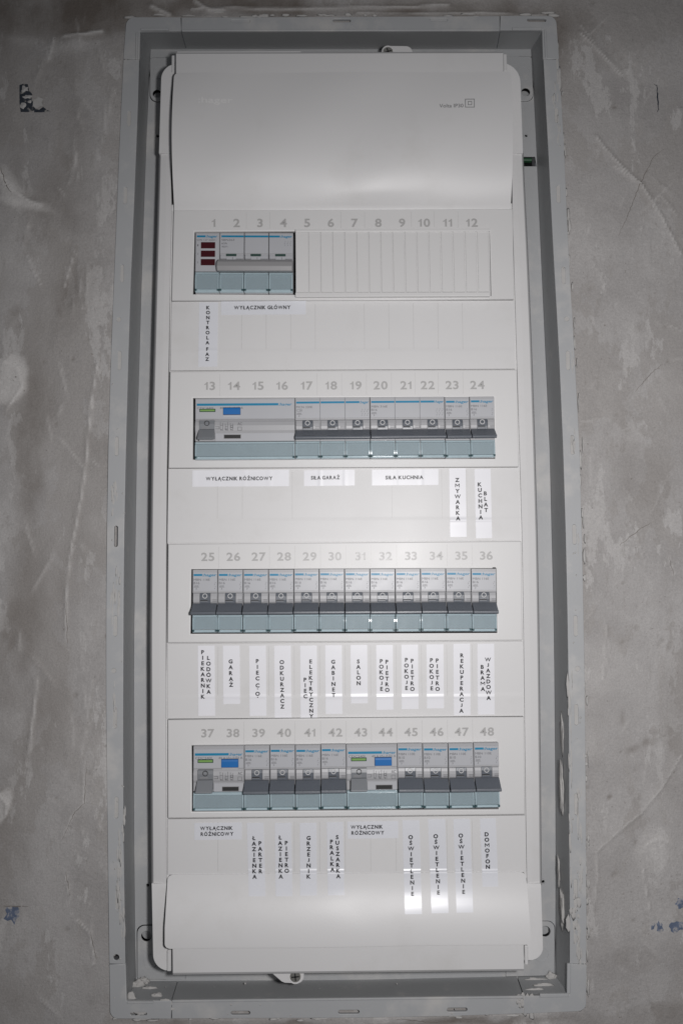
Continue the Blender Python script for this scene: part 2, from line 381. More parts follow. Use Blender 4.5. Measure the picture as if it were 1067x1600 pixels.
    # trowel ridges and seams seen on the plaster
    for pts, wid, amp, side in [([(905, 52), (930, 75), (972, 116)], 3, .0012, .0005), ([(905, 40), (945, 85), (975, 112)], 2.5, .0007, 0), ([(932, 212), (965, 258), (998, 292)], 3, .0014, .0006),
            ([(998, 292), (1030, 340), (1062, 400)], 3.5, .0013, .0007), ([(955, 258), (998, 290)], 2.5, .0009, 0), ([(1028, 305), (1053, 336)], 2.5, .0007, .0003),
            ([(154, 560), (143, 650), (134, 732)], 2.2, .0011, .0007), ([(134, 732), (128, 780), (112, 850), (104, 930), (105, 1000)], 3, .0009, .0008), ([(90, 680), (132, 732)], 2.2, .0006, .0004),
            ([(45, 400), (64, 448)], 2.4, .0009, .0004), ([(115, 405), (102, 450)], 2.4, .0008, .0003), ([(125, 420), (130, 485), (138, 486), (138, 410)], 2.2, .0006, 0), ([(118, 230), (124, 280)], 2.4, .0008, 0),
            ([(85, 60), (78, 95)], 4, .0010, .0004), ([(100, 55), (160, 48)], 5, .0012, .0005), ([(1066, 1180), (1035, 1230), (1000, 1270), (930, 1330)], 3, .0008, .0006), ([(930, 1330), (932, 1370), (928, 1420)], 3, .0007, .0004),
            ([(1005, 1360), (1012, 1400), (1016, 1420)], 3, .0008, .0004), ([(1010, 1320), (1030, 1310), (1050, 1318)], 3, .0006, .0003), ([(120, 1435), (142, 1455), (150, 1500), (145, 1510)], 2.6, .0009, .0005), ([(140, 1410), (146, 1470)], 2.2, .0006, 0),
            ([(135, 1195), (132, 1255), (118, 1270), (98, 1310)], 2, .0006, .0003), ([(100, 1360), (110, 1400)], 2.2, .0008, .0004), ([(300, 16), (520, 12), (700, 8)], 4, .0011, 0), ([(560, 20), (850, 22)], 3, .0010, .0003),
            ([(240, 8), (265, 22)], 6, .0016, 0), ([(305, 4), (330, 20), (352, 18)], 5, .0020, .0005), ([(60, 1060), (50, 1170)], 4, .0008, .0005), ([(945, 980), (940, 1060)], 3, .0005, .0004), ([(1045, 870), (1052, 900)], 2.5, .0006, 0),
            ([(0, 268), (14, 290), (45, 312), (66, 322)], 3.5, .0014, .0006), ([(0, 560), (26, 575), (34, 602), (10, 640)], 2.6, .0011, .0006), ([(0, 1240), (16, 1262), (10, 1278)], 2.6, .0011, .0006), ([(148, 1060), (130, 1180)], 3, .0004, .0004)]:
        seg(pts, wid, amp, side)
    def inside(px, py, m):
        L = np.interp(py, *zip(*OUT_L)) + m; R = np.interp(py, *zip(*OUT_R)) - m
        T = 27.5 - (px - 198) / 670 * 3 + m; Bt = np.interp(px, [172, 560, 700, 914], [1592, 1590.5, 1588, 1580]) - m
        return (px > L) & (px < R) & (py > T) & (py < Bt)
    rr = np.random.RandomState(44)
    def stroke(px, py, L, ang, wid, amp, ch):
        """One curved trowel stroke: a thin raised line of plaster."""
        nonlocal h
        c, s_ = math.cos(ang), math.sin(ang); dx, dy = PX + fx_ * .3 - px, PY + fz_ * .3 - py; m = (np.abs(dx) < L) & (np.abs(dy) < L)
        if not m.any(): return
        u = dx[m] * c + dy[m] * s_; w = -dx[m] * s_ + dy[m] * c - .0012 * u * u
        g = np.exp(-(w / wid) ** 2) * np.clip(1.6 - np.abs(u) / L * 3.2, 0, 1)
        h[m] -= amp * g + amp * .5 * np.exp(-(w / (wid * 5)) ** 2) * (w > 0) * np.clip(1.6 - np.abs(u) / L * 3.2, 0, 1); ridge_lit[m] = np.maximum(ridge_lit[m], ch * g)  # stroke crest also lightened in the colour, as lit relief
    for k in range(150):
        px = rr.uniform(-60, 185) if k % 2 else rr.uniform(905, 1130); py = rr.uniform(-40, 1650)
        ang = rr.normal(1.45, .35) if k % 2 else rr.choice([rr.normal(.85, .3), rr.normal(2.2, .3), rr.normal(1.5, .3)])
        stroke(px, py, rr.uniform(20, 90), ang, rr.uniform(.9, 2.0), rr.uniform(.0002, .0007), rr.uniform(.1, .55))
    for k in range(170):
        px = rr.uniform(-40, 175) if k % 2 else rr.uniform(910, 1110); py = rr.uniform(-20, 1620); rd = rr.uniform(1.2, 3.2)
        dx, dy = A - px, B - py; m = (np.abs(dx) < 12) & (np.abs(dy) < 12); g = np.exp(-((dx[m] ** 2 + dy[m] ** 2) / rd ** 2)); h[m] += .0009 * g; dirt_and_shade[m] = np.maximum(dirt_and_shade[m], g * rr.uniform(.1, .6))
    chalk_and_lit = np.clip(chalk_and_lit + ridge_lit * .85, 0, 1); dirt_and_shade = np.clip(dirt_and_shade + ridge_shade * .35, 0, 1)  # ridge crests painted lit, one flank painted shaded, over real chalk and dirt
    h = np.where(inside(PX, PY, 4.0), 0.0045, h)
    hole = inside(PX, PY, 17)
    # soften the wall towards the flange so the plaster meets it
    keep = ~hole
    idx = -np.ones(X.size, int); kf = keep.ravel(); idx[kf] = np.arange(kf.sum())
    V = np.stack([X.ravel(), h.ravel(), Z.ravel()], 1)[kf]
    i, j = np.meshgrid(np.arange(nx - 1), np.arange(nz - 1)); a = (j * nx + i).ravel()
    quads = np.stack([a, a + 1, a + 1 + nx, a + nx], 1); ok = kf[quads].all(1); quads = idx[quads[ok]]
    me = bpy.data.meshes.new('wall'); me.vertices.add(len(V)); me.vertices.foreach_set('co', V.ravel())
    me.loops.add(quads.size); me.loops.foreach_set('vertex_index', quads.ravel()); me.polygons.add(len(quads))
    me.polygons.foreach_set('loop_start', np.arange(0, quads.size, 4)); me.polygons.foreach_set('use_smooth', np.ones(len(quads), bool)); me.update(calc_edges=True)
    for nm, arr in (('dirt_and_shade', dirt_and_shade), ('chalk_and_lit', chalk_and_lit)):
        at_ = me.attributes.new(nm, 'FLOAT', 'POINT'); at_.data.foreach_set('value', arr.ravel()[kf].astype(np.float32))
    m = bpy.data.materials.new('rough_plaster'); m.use_nodes = True; nt = m.node_tree; p = nt.nodes['Principled BSDF']
    p.inputs['Roughness'].default_value = 0.82; p.inputs['Specular IOR Level'].default_value = 0.25
    tc = nd(nt, 'ShaderNodeTexCoord')
    def noise(scale, detail, rough=.6, stretch=None):
        n = nd(nt, 'ShaderNodeTexNoise'); n.inputs['Scale'].default_value = scale; n.inputs['Detail'].default_value = detail; n.inputs['Roughness'].default_value = rough
        if stretch:
            mp = nd(nt, 'ShaderNodeMapping'); mp.inputs['Scale'].default_value = stretch; nt.links.new(tc.outputs['Object'], mp.inputs['Vector']); nt.links.new(mp.outputs['Vector'], n.inputs['Vector'])
        else: nt.links.new(tc.outputs['Object'], n.inputs['Vector'])
        return n.outputs['Fac']
    def mix(fac, a, b):
        x = nd(nt, 'ShaderNodeMix', data_type='RGBA')
        for k, v in (('Factor', fac), ('A', a), ('B', b)):
            if isinstance(v, tuple): x.inputs[k].default_value = v + (1,)
            else: nt.links.new(v, x.inputs[k])
        return x.outputs['Result']
    def rng(v, a, b):
        r = nd(nt, 'ShaderNodeMapRange'); r.inputs['From Min'].default_value = a; r.inputs['From Max'].default_value = b; nt.links.new(v, r.inputs['Value']); return r.outputs['Result']
    base = mix(rng(noise(16, 9, .62), .35, .68), (0.345, 0.331, 0.324), (0.44, 0.427, 0.419))
    base = mix(rng(noise(70, 6, .7, (1, 1, .35)), .56, .74), base, (0.37, 0.352, 0.337))
    base = mix(rng(noise(13, 10, .66, (1, 1, .6)), .50, .515), base, (0.36, 0.344, 0.333))
    base = mix(rng(noise(24, 10, .7, (1.3, 1, .5)), .575, .59), base, (0.455, 0.442, 0.433))
    ad = nd(nt, 'ShaderNodeAttribute'); ad.attribute_name = 'dirt_and_shade'; ac = nd(nt, 'ShaderNodeAttribute'); ac.attribute_name = 'chalk_and_lit'
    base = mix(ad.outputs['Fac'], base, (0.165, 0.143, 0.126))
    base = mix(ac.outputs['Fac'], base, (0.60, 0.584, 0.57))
    base = mix(rng(noise(420, 3, .6), .66, .78), base, (0.22, 0.20, 0.185))
    base = mix(rng(noise(150, 6, .75, (1, 1, .22)), .58, .80), base, (0.30, 0.283, 0.268))
    gr = nd(nt, 'ShaderNodeMix', data_type='RGBA', blend_type='MULTIPLY'); gr.inputs['Factor'].default_value = 1.0; nt.links.new(base, gr.inputs['A'])
    gm = nd(nt, 'ShaderNodeMapRange'); gm.inputs['From Min'].default_value = .3; gm.inputs['From Max'].default_value = .7; gm.inputs['To Min'].default_value = .86; gm.inputs['To Max'].default_value = 1.12
    nt.links.new(noise(820, 4, .75), gm.inputs['Value']); nt.links.new(gm.outputs['Result'], gr.inputs['B']); base = gr.outputs['Result']
    nt.links.new(base, p.inputs['Base Color'])
    b = nd(nt, 'ShaderNodeBump'); b.inputs['Strength'].default_value = 0.6; b.inputs['Distance'].default_value = 0.0011
    ad2 = nd(nt, 'ShaderNodeMath', operation='ADD'); nt.links.new(noise(330, 9, .72), ad2.inputs[0]); nt.links.new(noise(38, 12, .62, (1.2, 1, .35)), ad2.inputs[1])
    nt.links.new(ad2.outputs[0], b.inputs['Height']); nt.links.new(b.outputs['Normal'], p.inputs['Normal'])
    return setp(link('wall', me, m), 'rough grey plaster wall with trowel marks around the recessed box', None, None, 'structure')
wall = build_wall()

def blotch(cx, cy, rx, ry, y, n, jit, seed, rot=0):
    r = random.Random(seed); pts = []
    for i in range(n):
        t = 2 * math.pi * i / n; k = 1 + jit * (r.random() - .5) * 2
        x, z = rx * k * math.cos(t), ry * k * math.sin(t); c, s = math.cos(math.radians(rot)), math.sin(math.radians(rot))
        pts.append((cx + x * c - z * s, cy + x * s + z * c))
    return pts
M_SMEAR = mat('blue_paint_smear', (0.12, 0.15, 0.22), 0.6, 0.3, 0.5, 260, stain=(0.36, 0.35, 0.35), stain_scale=260, stain_lo=.5, stain_hi=.6)
M_CHIP = mat('dark_blue_chip', (0.035, 0.042, 0.055), 0.6, 0.3, 0.5, 300, stain=(0.30, 0.29, 0.275), stain_scale=210, stain_lo=.56, stain_hi=.62)
M_CRACK = mat('crack_shade', (0.20, 0.182, 0.168), 0.9, 0.1, 0.4, 300)  # brown that paints the shade inside cracks
def wall_h(px, py):
    """Height of the plaster under a pixel (nearest wall surface along the view ray)."""
    q = Vector(at(px, py, 0.0)); o = Vector(CAM); ok, loc, nrm, i = wall.ray_cast(o, (q - o).normalized())
    return loc.y if ok else 0.0
def patch(name, pts, m, parent, lift=0.0004, n=0):
    c = (sum(a for a, b in pts) / len(pts), sum(b for a, b in pts) / len(pts)); ys = [wall_h(*p) for p in pts] + [wall_h(*c)]
    v = [at(a, b, y - lift * .3) for (a, b), y in zip(pts, ys)] + [at(*c, ys[-1] - lift)]; k = len(pts)
    return link(name, flatmesh(v, [[i, (i + 1) % k, k] for i in range(k)]), m, parent, world=False)
for a in [(1030, 1449, 5, 9, 1, -10), (1056, 1448, 11, 9, 2, 0), (1062, 1412, 7, 8, 3, 20), (1020, 1447, 2.5, 7, 4, 10)]:
    patch('paint_smear', blotch(a[0], a[1], a[2], a[3], 0, 16, .3, a[4], a[5]), M_SMEAR, wall, .0005)
patch('chipped_mark', [(31, 133), (36, 131), (44, 131.5), (46, 141), (51, 147), (50, 157), (55, 161), (56, 172), (45, 175), (33, 175), (31, 160)], M_CHIP, wall, .0005)
patch('chipped_mark', [(54, 170), (62, 171.5), (68, 167), (73, 171), (79, 174), (66, 175.5), (54, 175.5)], M_CHIP, wall, .0004)
for k, (x, y, rx, ry) in enumerate([(39, 139, 5, 5), (37, 165, 5, 4.5), (44, 151, 7, 3.5), (60, 160, 8, 9), (46, 159, 4, 2.5)]): patch('plaster_fleck', blotch(x, y, rx, ry, 0, 12, .35, 40 + k), M_PLASTER, wall, .0011)
patch('paint_smear', blotch(20, 1428, 12, 14, 0, 14, .35, 9), M_SMEAR, wall, .0003)
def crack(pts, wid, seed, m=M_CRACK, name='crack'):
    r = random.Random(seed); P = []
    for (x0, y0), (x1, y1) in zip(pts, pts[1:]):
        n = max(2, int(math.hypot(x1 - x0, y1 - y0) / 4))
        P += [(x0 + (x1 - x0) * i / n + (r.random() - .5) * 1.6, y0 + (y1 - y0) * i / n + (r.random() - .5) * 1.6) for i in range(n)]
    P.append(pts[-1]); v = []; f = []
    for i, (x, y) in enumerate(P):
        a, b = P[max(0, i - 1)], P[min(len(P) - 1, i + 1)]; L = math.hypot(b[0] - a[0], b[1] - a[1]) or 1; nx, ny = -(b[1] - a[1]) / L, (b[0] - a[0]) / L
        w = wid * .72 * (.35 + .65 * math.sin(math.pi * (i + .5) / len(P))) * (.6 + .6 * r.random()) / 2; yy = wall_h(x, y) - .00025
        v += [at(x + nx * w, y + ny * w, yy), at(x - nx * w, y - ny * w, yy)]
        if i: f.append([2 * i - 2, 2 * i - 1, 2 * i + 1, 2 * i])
    link(name, flatmesh(v, f), m, wall, world=False)  # flat ribbon on the surface; the dark of its depth is only colour
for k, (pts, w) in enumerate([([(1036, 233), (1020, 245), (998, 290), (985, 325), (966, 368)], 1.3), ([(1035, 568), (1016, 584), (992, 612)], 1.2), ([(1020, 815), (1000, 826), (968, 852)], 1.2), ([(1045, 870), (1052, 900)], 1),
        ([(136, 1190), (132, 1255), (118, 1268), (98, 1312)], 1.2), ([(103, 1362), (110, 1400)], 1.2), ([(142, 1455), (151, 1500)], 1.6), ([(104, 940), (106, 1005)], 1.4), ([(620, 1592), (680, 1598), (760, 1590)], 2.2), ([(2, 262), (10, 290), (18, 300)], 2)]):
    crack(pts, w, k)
crack([(1021, 132), (1026, 133), (1028.5, 172), (1026, 175)], 2.6, 77, M_CHIP, 'scored_line')
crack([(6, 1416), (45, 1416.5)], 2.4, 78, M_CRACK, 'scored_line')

# ------------------------------------------------------------------ recessed box in the wall
box = thing('recessed_box', Vector(at(540, 1585, 0.0)), 'grey plastic flush box set in the plaster wall, its slotted flange speckled with plaster', 'wall box')
def side_pts(tab, y0, y1, n=22): return [(interp(tab, y), y) for y in np.linspace(y0, y1, n)]
XS_T = (283, 781); XS_B = (268, 818); YS_C = (93, 1506)
# flange plates: slots are real holes
slots = {'l': [(202, 185, 5.5, 24), (196, 305, 5.5, 27), (191, 427, 5.5, 28), (187, 563, 5.5, 30), (182.5, 697, 5.5, 30), (181.5, 838, 6, 33), (180.5, 978, 6, 32), (180, 1122, 6, 32), (182, 1262, 6, 33), (184, 1402, 6, 36)],
         'r': [(869, 180, 5.5, 24), (872, 303, 5.5, 28), (880, 430, 5.5, 28), (887, 563, 6, 30), (894, 695, 6, 30), (897, 835, 6, 31), (899, 978, 6, 32), (900, 1117, 6, 32), (900, 1257, 6, 33), (899, 1392, 6, 36)],
         't': [(376, 33, 30, 5), (534, 32, 28, 5), (685, 31, 28, 5)], 'b': [(376, 1583, 30, 6), (545, 1581.5, 33, 6), (714, 1578, 32, 6)]}
dots = {'l': [(186, 499, 3.6), (178, 1048, 3.6), (182, 1496, 4.4)], 'r': [(885, 498, 3.8), (902, 1045, 4), (905, 1489, 2.6)], 't': [], 'b': []}
holes = {k: [slot(*s, YF) for s in slots[k]] + [(lambda c: circ(c[0], c[2], d[2] * .00045))(at(d[0], d[1], YF)) for d in dots[k]] for k in slots}
lo = pxloop(side_pts(OUT_L, YS_C[0], YS_C[1]) + side_pts(INN_L, YS_C[1], YS_C[0]), YF)
link('flange', plate([lo] + holes['l'], YF, .0022, .0003), M_GREY, box)
lo = pxloop(side_pts(OUT_R, YS_C[0], YS_C[1]) + side_pts(INN_R, YS_C[1], YS_C[0]), YF)
link('flange', plate([lo] + holes['r'], YF, .0022, .0003), M_GREY, box)
xt = np.linspace(XS_T[0] + .8, XS_T[1] - .8, 14); xb = np.linspace(XS_B[0] + .8, XS_B[1] - .8, 14)
link('flange', plate([pxloop([(x, top_y(x)) for x in xt] + [(x, topi_y(x)) for x in xt[::-1]], YF)] + holes['t'], YF, .0022, .0003), M_GREY, box)
link('flange', plate([pxloop([(x, bot_y(x)) for x in xb] + [(x, boti_y(x)) for x in xb[::-1]], YF)] + holes['b'], YF, .0022, .0003), M_GREY, box)
def arc(cx, cy, r, a0, a1, n=6): return [(cx + r * math.cos(math.radians(a0 + (a1 - a0) * i / n)), cy - r * math.sin(math.radians(a0 + (a1 - a0) * i / n))) for i in range(n + 1)]
corners = [
    arc(211, 41, 14, 180, 90) + [(XS_T[0], top_y(XS_T[0])), (XS_T[0], 48.5), (219, 49), (218, YS_C[0] - .7), (193.3, YS_C[0] - .7)],
    [(XS_T[1], top_y(XS_T[1])), (XS_T[1], 47.3), (847, 47), (848.3, YS_C[0] - .7), (872.6, YS_C[0] - .7)] + arc(856, 38, 13, 0, 90),
    [(171.5, YS_C[1] + .7), (196.5, YS_C[1] + .7), (198, 1564), (XS_B[0], 1563.5), (XS_B[0], bot_y(XS_B[0]))] + arc(185, 1579, 12.5, 270, 180),
    [(XS_B[1], bot_y(XS_B[1])), (XS_B[1], 1556.5), (889, 1555), (889.5, YS_C[1] + .7), (915.5, YS_C[1] + .7)] + arc(902, 1567, 13, 0, -90)]
cs = [[], [slot(838, 31.5, 30, 5.5, YF)], [slot(217, 1584, 26, 5, YF)], []]
for c, hs in zip(corners, cs): link('flange_corner', plate([pxloop(c, YF)] + hs, YF - .0003, .0025, .0003), M_GREY, box)
for k in slots:
    for i, s in enumerate(slots[k]):
        if (k, i) in (('l', 5), ('b', 0), ('b', 1), ('b', 2), ('t', 1)): continue
        dy = random.uniform(.0002, .0009)
        link('slot_filling', plate([slot(s[0], s[1], s[2] * .985, s[3] * .985, YF)], YF + dy, .004, 0), M_PLASTER if k in 'lr' else M_GREY, box)
    for d in dots[k]:
        if d[1] > 1400: continue
        c = at(d[0], d[1], YF); link('slot_filling', plate([circ(c[0], c[2], d[2] * .00044)], YF + .0004, .004), M_PLASTER, box)
c = at(182.5, 1496.5, 0); link('anchor_nut', plate([circ(c[0], c[2], .0014, 6)], YF + .0008, .003), M_DARKIN, box)
# inner lip round the opening
def lip(pa, pb, y0, y1, wpx, axis):
    """Thin raised ridge between two pixels along an edge."""
    a, b = at(*pa, y0), at(*pb, y0); w = wpx * .00045; o = np.array([w, 0, 0]) if axis == 'x' else np.array([0, 0, w]); t = np.array([0, y1 - y0, 0])
    v = [a, b, b + o, a + o]; v = v + [q + t for q in v]
    return finish(v, [[0, 1, 2, 3], [7, 6, 5, 4], [0, 4, 5, 1], [1, 5, 6, 2], [2, 6, 7, 3], [3, 7, 4, 0]], .0003)
for pa, pb, ax, wp in [((284, 48.4), (780, 47.4), 'z', 3.0), ((269, 1563.3), (817, 1556.7), 'z', -3.2), ((220, 47), (264, 46.9), 'z', 4), ((800, 46), (846, 45.8), 'z', 4),
                   ((849.5, 46), (851.5, 90), 'x', 3.5), ((216, 50), (215, 92), 'x', -3.5), ((843, 1553.5), (888, 1552.8), 'z', -5), ((891.5, 1506), (891, 1553), 'x', -5.5), ((199, 1565), (240, 1565), 'z', -3.5)]:
    link('lip', lip(pa, pb, YF - .0013, YF + .0005, wp, ax), M_GREY, box)
# side walls of the recess
def wall_slab(A, B, shift):
    """A: pixel polyline at the flange, B: at the ledge; slab 2 mm thick."""
    p = [at(*a, YF + .0004) for a in A]; q = [at(*b, YL + .001) for b in B]; n = len(p); s = np.array(shift)
    v = p + q + [x + s for x in p] + [x + s for x in q]; f = []
    for i in range(n - 1):
        f += [[i, i + 1, n + i + 1, n + i], [2 * n + i, 3 * n + i, 3 * n + i + 1, 2 * n + i + 1], [i, 2 * n + i, 2 * n + i + 1, i + 1], [n + i, n + i + 1, 3 * n + i + 1, 3 * n + i]]
    f += [[0, n, 3 * n, 2 * n], [n - 1, 3 * n - 1, 4 * n - 1, 2 * n - 1][::-1]]
    return finish(v, f)
t_ = np.linspace(0, 1, 20)
def lerp(a, b, t): return a + (b - a) * t
def LW(t0, t1, inn, foot):
    ts = np.linspace(t0, t1, 18)
    return [(interp(inn, lerp(48, 1562, t)) , lerp(48, 1562, t)) for t in ts], [(interp(foot, lerp(78, 1530, t)), lerp(78, 1530, t)) for t in ts]
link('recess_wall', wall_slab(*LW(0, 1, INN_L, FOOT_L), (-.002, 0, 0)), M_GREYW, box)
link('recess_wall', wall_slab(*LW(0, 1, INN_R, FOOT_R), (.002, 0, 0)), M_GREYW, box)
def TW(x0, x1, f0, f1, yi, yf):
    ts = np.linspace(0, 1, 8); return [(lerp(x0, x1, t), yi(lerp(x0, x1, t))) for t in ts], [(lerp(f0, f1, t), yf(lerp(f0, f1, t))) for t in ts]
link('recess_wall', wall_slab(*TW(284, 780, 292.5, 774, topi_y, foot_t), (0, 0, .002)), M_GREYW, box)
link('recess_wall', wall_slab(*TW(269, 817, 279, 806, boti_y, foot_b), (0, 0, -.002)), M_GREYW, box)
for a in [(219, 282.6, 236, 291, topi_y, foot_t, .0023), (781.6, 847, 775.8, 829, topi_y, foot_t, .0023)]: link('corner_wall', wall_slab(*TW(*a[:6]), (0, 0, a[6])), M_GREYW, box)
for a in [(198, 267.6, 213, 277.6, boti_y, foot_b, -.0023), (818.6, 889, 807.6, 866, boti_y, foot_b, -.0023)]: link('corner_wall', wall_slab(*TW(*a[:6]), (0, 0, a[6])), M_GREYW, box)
# ledge behind the cover, with screw holes and a cable slot, then the dark cavity
bk = [arc(239, 94, 5, 180, 90) + [(260, 89), (260, 159.5)] + arc(246, 148, 12, 270, 180), [(811, 87)] + arc(826.5, 92, 5, 90, 0) + arc(821.5, 147.5, 11.5, 0, -90) + [(811, 159)],
      arc(226, 1457, 12.3, 180, 90) + [(260, 1444.8), (260, 1531)] + arc(218.7, 1526, 4.6, 270, 180), [(830, 1438.6)] + arc(855, 1450.5, 12, 90, 0) + arc(862.3, 1519.5, 4.6, 0, -90) + [(830, 1524.3)]]
led = pxloop([(x, y) for x, y in side_pts(FOOT_L, 76, 1534)] + [(x, y) for x, y in side_pts(FOOT_R, 1534, 76)], YL)
inner = pxloop([(262, 108), (804, 108), (812, 244), (836, 244), (838, 260), (814, 260), (826, 1490), (262, 1490)], YL)
hl = [circ(*(lambda c: (c[0], c[2]))(at(x, y, YL)), .0012) for x, y in [(247, 213), (821.5, 212), (231.5, 1383), (848, 1377.5)]]
link('back_ledge', plate([led, inner] + hl + [pxloop(q, YL) for q in bk], YL, .002, 0), M_GREY, box)
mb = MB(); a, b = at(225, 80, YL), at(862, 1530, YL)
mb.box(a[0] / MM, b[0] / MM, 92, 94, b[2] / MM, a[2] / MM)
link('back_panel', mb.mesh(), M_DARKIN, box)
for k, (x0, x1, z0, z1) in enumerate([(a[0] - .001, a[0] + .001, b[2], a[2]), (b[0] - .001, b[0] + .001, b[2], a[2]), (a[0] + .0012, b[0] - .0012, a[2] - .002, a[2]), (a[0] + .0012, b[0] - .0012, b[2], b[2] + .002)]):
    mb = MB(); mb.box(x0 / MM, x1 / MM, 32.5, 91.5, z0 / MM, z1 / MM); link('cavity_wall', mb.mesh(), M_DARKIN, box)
w0, w1 = at(815, 252, YL + .006), at(838, 253, YL + .006); mb = MB(); mb.box(w0[0] / MM, w1[0] / MM, 33, 37, w0[2] / MM - 1.2, w0[2] / MM + 1.4); link('green_wire', mb.mesh(.9, 2), M_GRNWIRE, box)
# corner brackets with a round hole each
def bracket(pts, hc, hr, bump_c):
    c = at(*hc, YL - .0012); b = link('corner_bracket', plate([pxloop(pts, YL - .0012), circ(c[0], c[2], hr * .00046)], YL - .0012, .0012, .00025), M_GREY, box)
    d = at(*bump_c, YL - .002); link('boss', plate([circ(d[0], d[2], .0052, 28), circ(d[0], d[2], .0047, 28)], YL - .0016, .0006), M_GREY, b)
    m = MB(); m.cyl(c[0] / MM, c[2] / MM, hr * .46 + .6, YL / MM + 4.0, YL / MM + 5); link('hole_cup', m.mesh(), M_GREYW, b)
bracket(arc(239, 94, 4, 180, 90) + [(285, 90), (285, 158)] + arc(246, 147, 11, 270, 180), (245.5, 146), 7.2, (250, 112))
bracket([(775, 88)] + arc(826, 92, 4, 90, 0) + arc(822, 147, 10.5, 0, -90) + [(775, 157)], (821, 143.5), 7.2, (817, 112))
bracket(arc(226, 1458, 11, 180, 90) + [(290, 1447), (290, 1530.5)] + arc(219, 1526, 4, 270, 180), (229, 1463), 8.2, (236, 1504))
bracket([(790, 1440)] + arc(855, 1451, 11, 90, 0) + arc(862, 1520, 4, 0, -90) + [(790, 1526)], (851.5, 1455.5), 8.2, (846, 1492))
for x, y in [(247, 213), (821.5, 212), (231.5, 1383), (848, 1377.5)]:
    c = at(x, y, YL); m = MB(); m.ring(c[0] / MM, c[2] / MM, 2.2, 1.25, YL / MM - .5, YL / MM + .2); link('screw_boss', m.mesh(), M_GREY, box)

# lumps of dried plaster: they stick to the box, and are uncountable crumbs
def lump(mbv, mbf, c, rx, ry, rz, seed, n=3):
    bm = bmesh.new(); bmesh.ops.create_icosphere(bm, subdivisions=n, radius=1)
    o = Vector((seed * 3.1, seed * 1.7, 0)); k0 = len(mbv)
    for v in bm.verts:
        d = 1 + .55 * mnoise.fractal(v.co * 1.6 + o, 1, 2, 4); p_ = v.co * d; mbv.append((c[0] + p_.x * rx, c[1] + p_.y * ry, c[2] + p_.z * rz))
    for f in bm.faces: mbf.append([k0 + v.index for v in f.verts])
    bm.free()
pv, pf = [], []; r = random.Random(3)
for (px, py, y, rx, ry, rz) in [(216, 1540, .022, 5, 2, 4), (224, 1533, .026, 4, 2, 3), (233, 1546, .018, 5, 1.5, 2.5), (246, 1556, .006, 4, 1.2, 2), (205, 1560, .002, 3, 1, 4), (225, 1574, YF, 9, .5, 4), (248, 1570, YF, 8, .5, 3), (205, 1580, YF, 8, .5, 4),
        (187, 1400, YF, 2, .4, 18), (186, 1330, YF, 1.6, .4, 12), (192, 1440, YF, 1.6, .4, 14), (182, 912, YF, 2.6, .4, 16), (176, 940, YF, 1.6, .4, 12), (180, 775, YF, 2.4, .4, 10), (179, 1090, YF, 1.5, .4, 9), (194, 1290, YF, 1.4, .4, 10),
        (861, 1526, .026, 3.8, 2.6, 3.4), (838, 1531, .024, 8, 1, 1.6), (850, 1540, .014, 6, 1, 2), (835, 1548, .008, 6, .8, 2), (815, 1565, YF, 4, .6, 6), (827, 1572, YF, 3.5, .6, 6), (848, 1574, YF, 5, .6, 3.4), (893, 1545, YF, 2.5, .5, 10), (905, 1570, YF, 3, .5, 4),
        (906, 1365, YF, 2.2, .5, 9), (900, 1425, YF, 4, .5, 9), (897, 1450, YF, 4, .5, 12), (905, 1490, YF, 2, .4, 12), (891, 1330, YF, 1.6, .4, 18), (891, 1180, YF, 1.5, .4, 22), (904, 1295, YF, 1.3, .4, 20), (903, 1240, YF, 1.6, .4, 6), (890, 1090, YF, 1.5, .4, 18),
        (873, 120, YF, 2, .4, 16), (868, 70, YF, 2.4, .4, 12), (867, 150, YF, 1.8, .4, 10), (894, 565, YF, 1, .4, 9), (897, 695, YF, 1, .4, 10), (903, 850, YF, .9, .4, 9), (199, 80, YF, 1.6, .4, 6), (872, 205, YF, 1.4, .4, 9),
        (876, 1230, .012, 1.0, 5, 22), (878, 1150, .014, .8, 4, 16), (877, 1420, .014, 1.0, 5, 14), (872, 1360, .018, .7, 3, 12)]:
    if ry > .7: lump(pv, pf, at(px, py, y), rx * MM, ry * MM, rz * MM * .9, r.random() * 20)
    else:
        for k in range(9):
            kx, kz = r.gauss(0, .5) * rx, r.gauss(0, .5) * rz; q = at(px, py, y) + np.array([kx, .1, kz]) * MM; f_ = r.uniform(.2, .5)
            lump(pv, pf, q, rx * MM * f_, .00014 + .0001 * r.random(), rz * MM * f_, r.random() * 20, 2)
for i in range(130):
    q = r.random()
    if q < .62: py = r.uniform(40, 1575); px = interp(OUT_R, py) + r.gauss(0, 2.2); a_, b_ = r.uniform(.3, 1.1), r.uniform(1.0, 6)
    elif q < .85: px = r.uniform(200, 865); py = top_y(px) + r.gauss(-1, 2.5); a_, b_ = r.uniform(1, 6), r.uniform(.3, 1.2)
    else: px = r.uniform(180, 905); py = bot_y(px) + r.gauss(0, 1.5); a_, b_ = r.uniform(1, 5), r.uniform(.3, .9)
    lump(pv, pf, at(px, py, -.0009), a_ * MM, .0011, b_ * MM, r.random() * 20, 2)
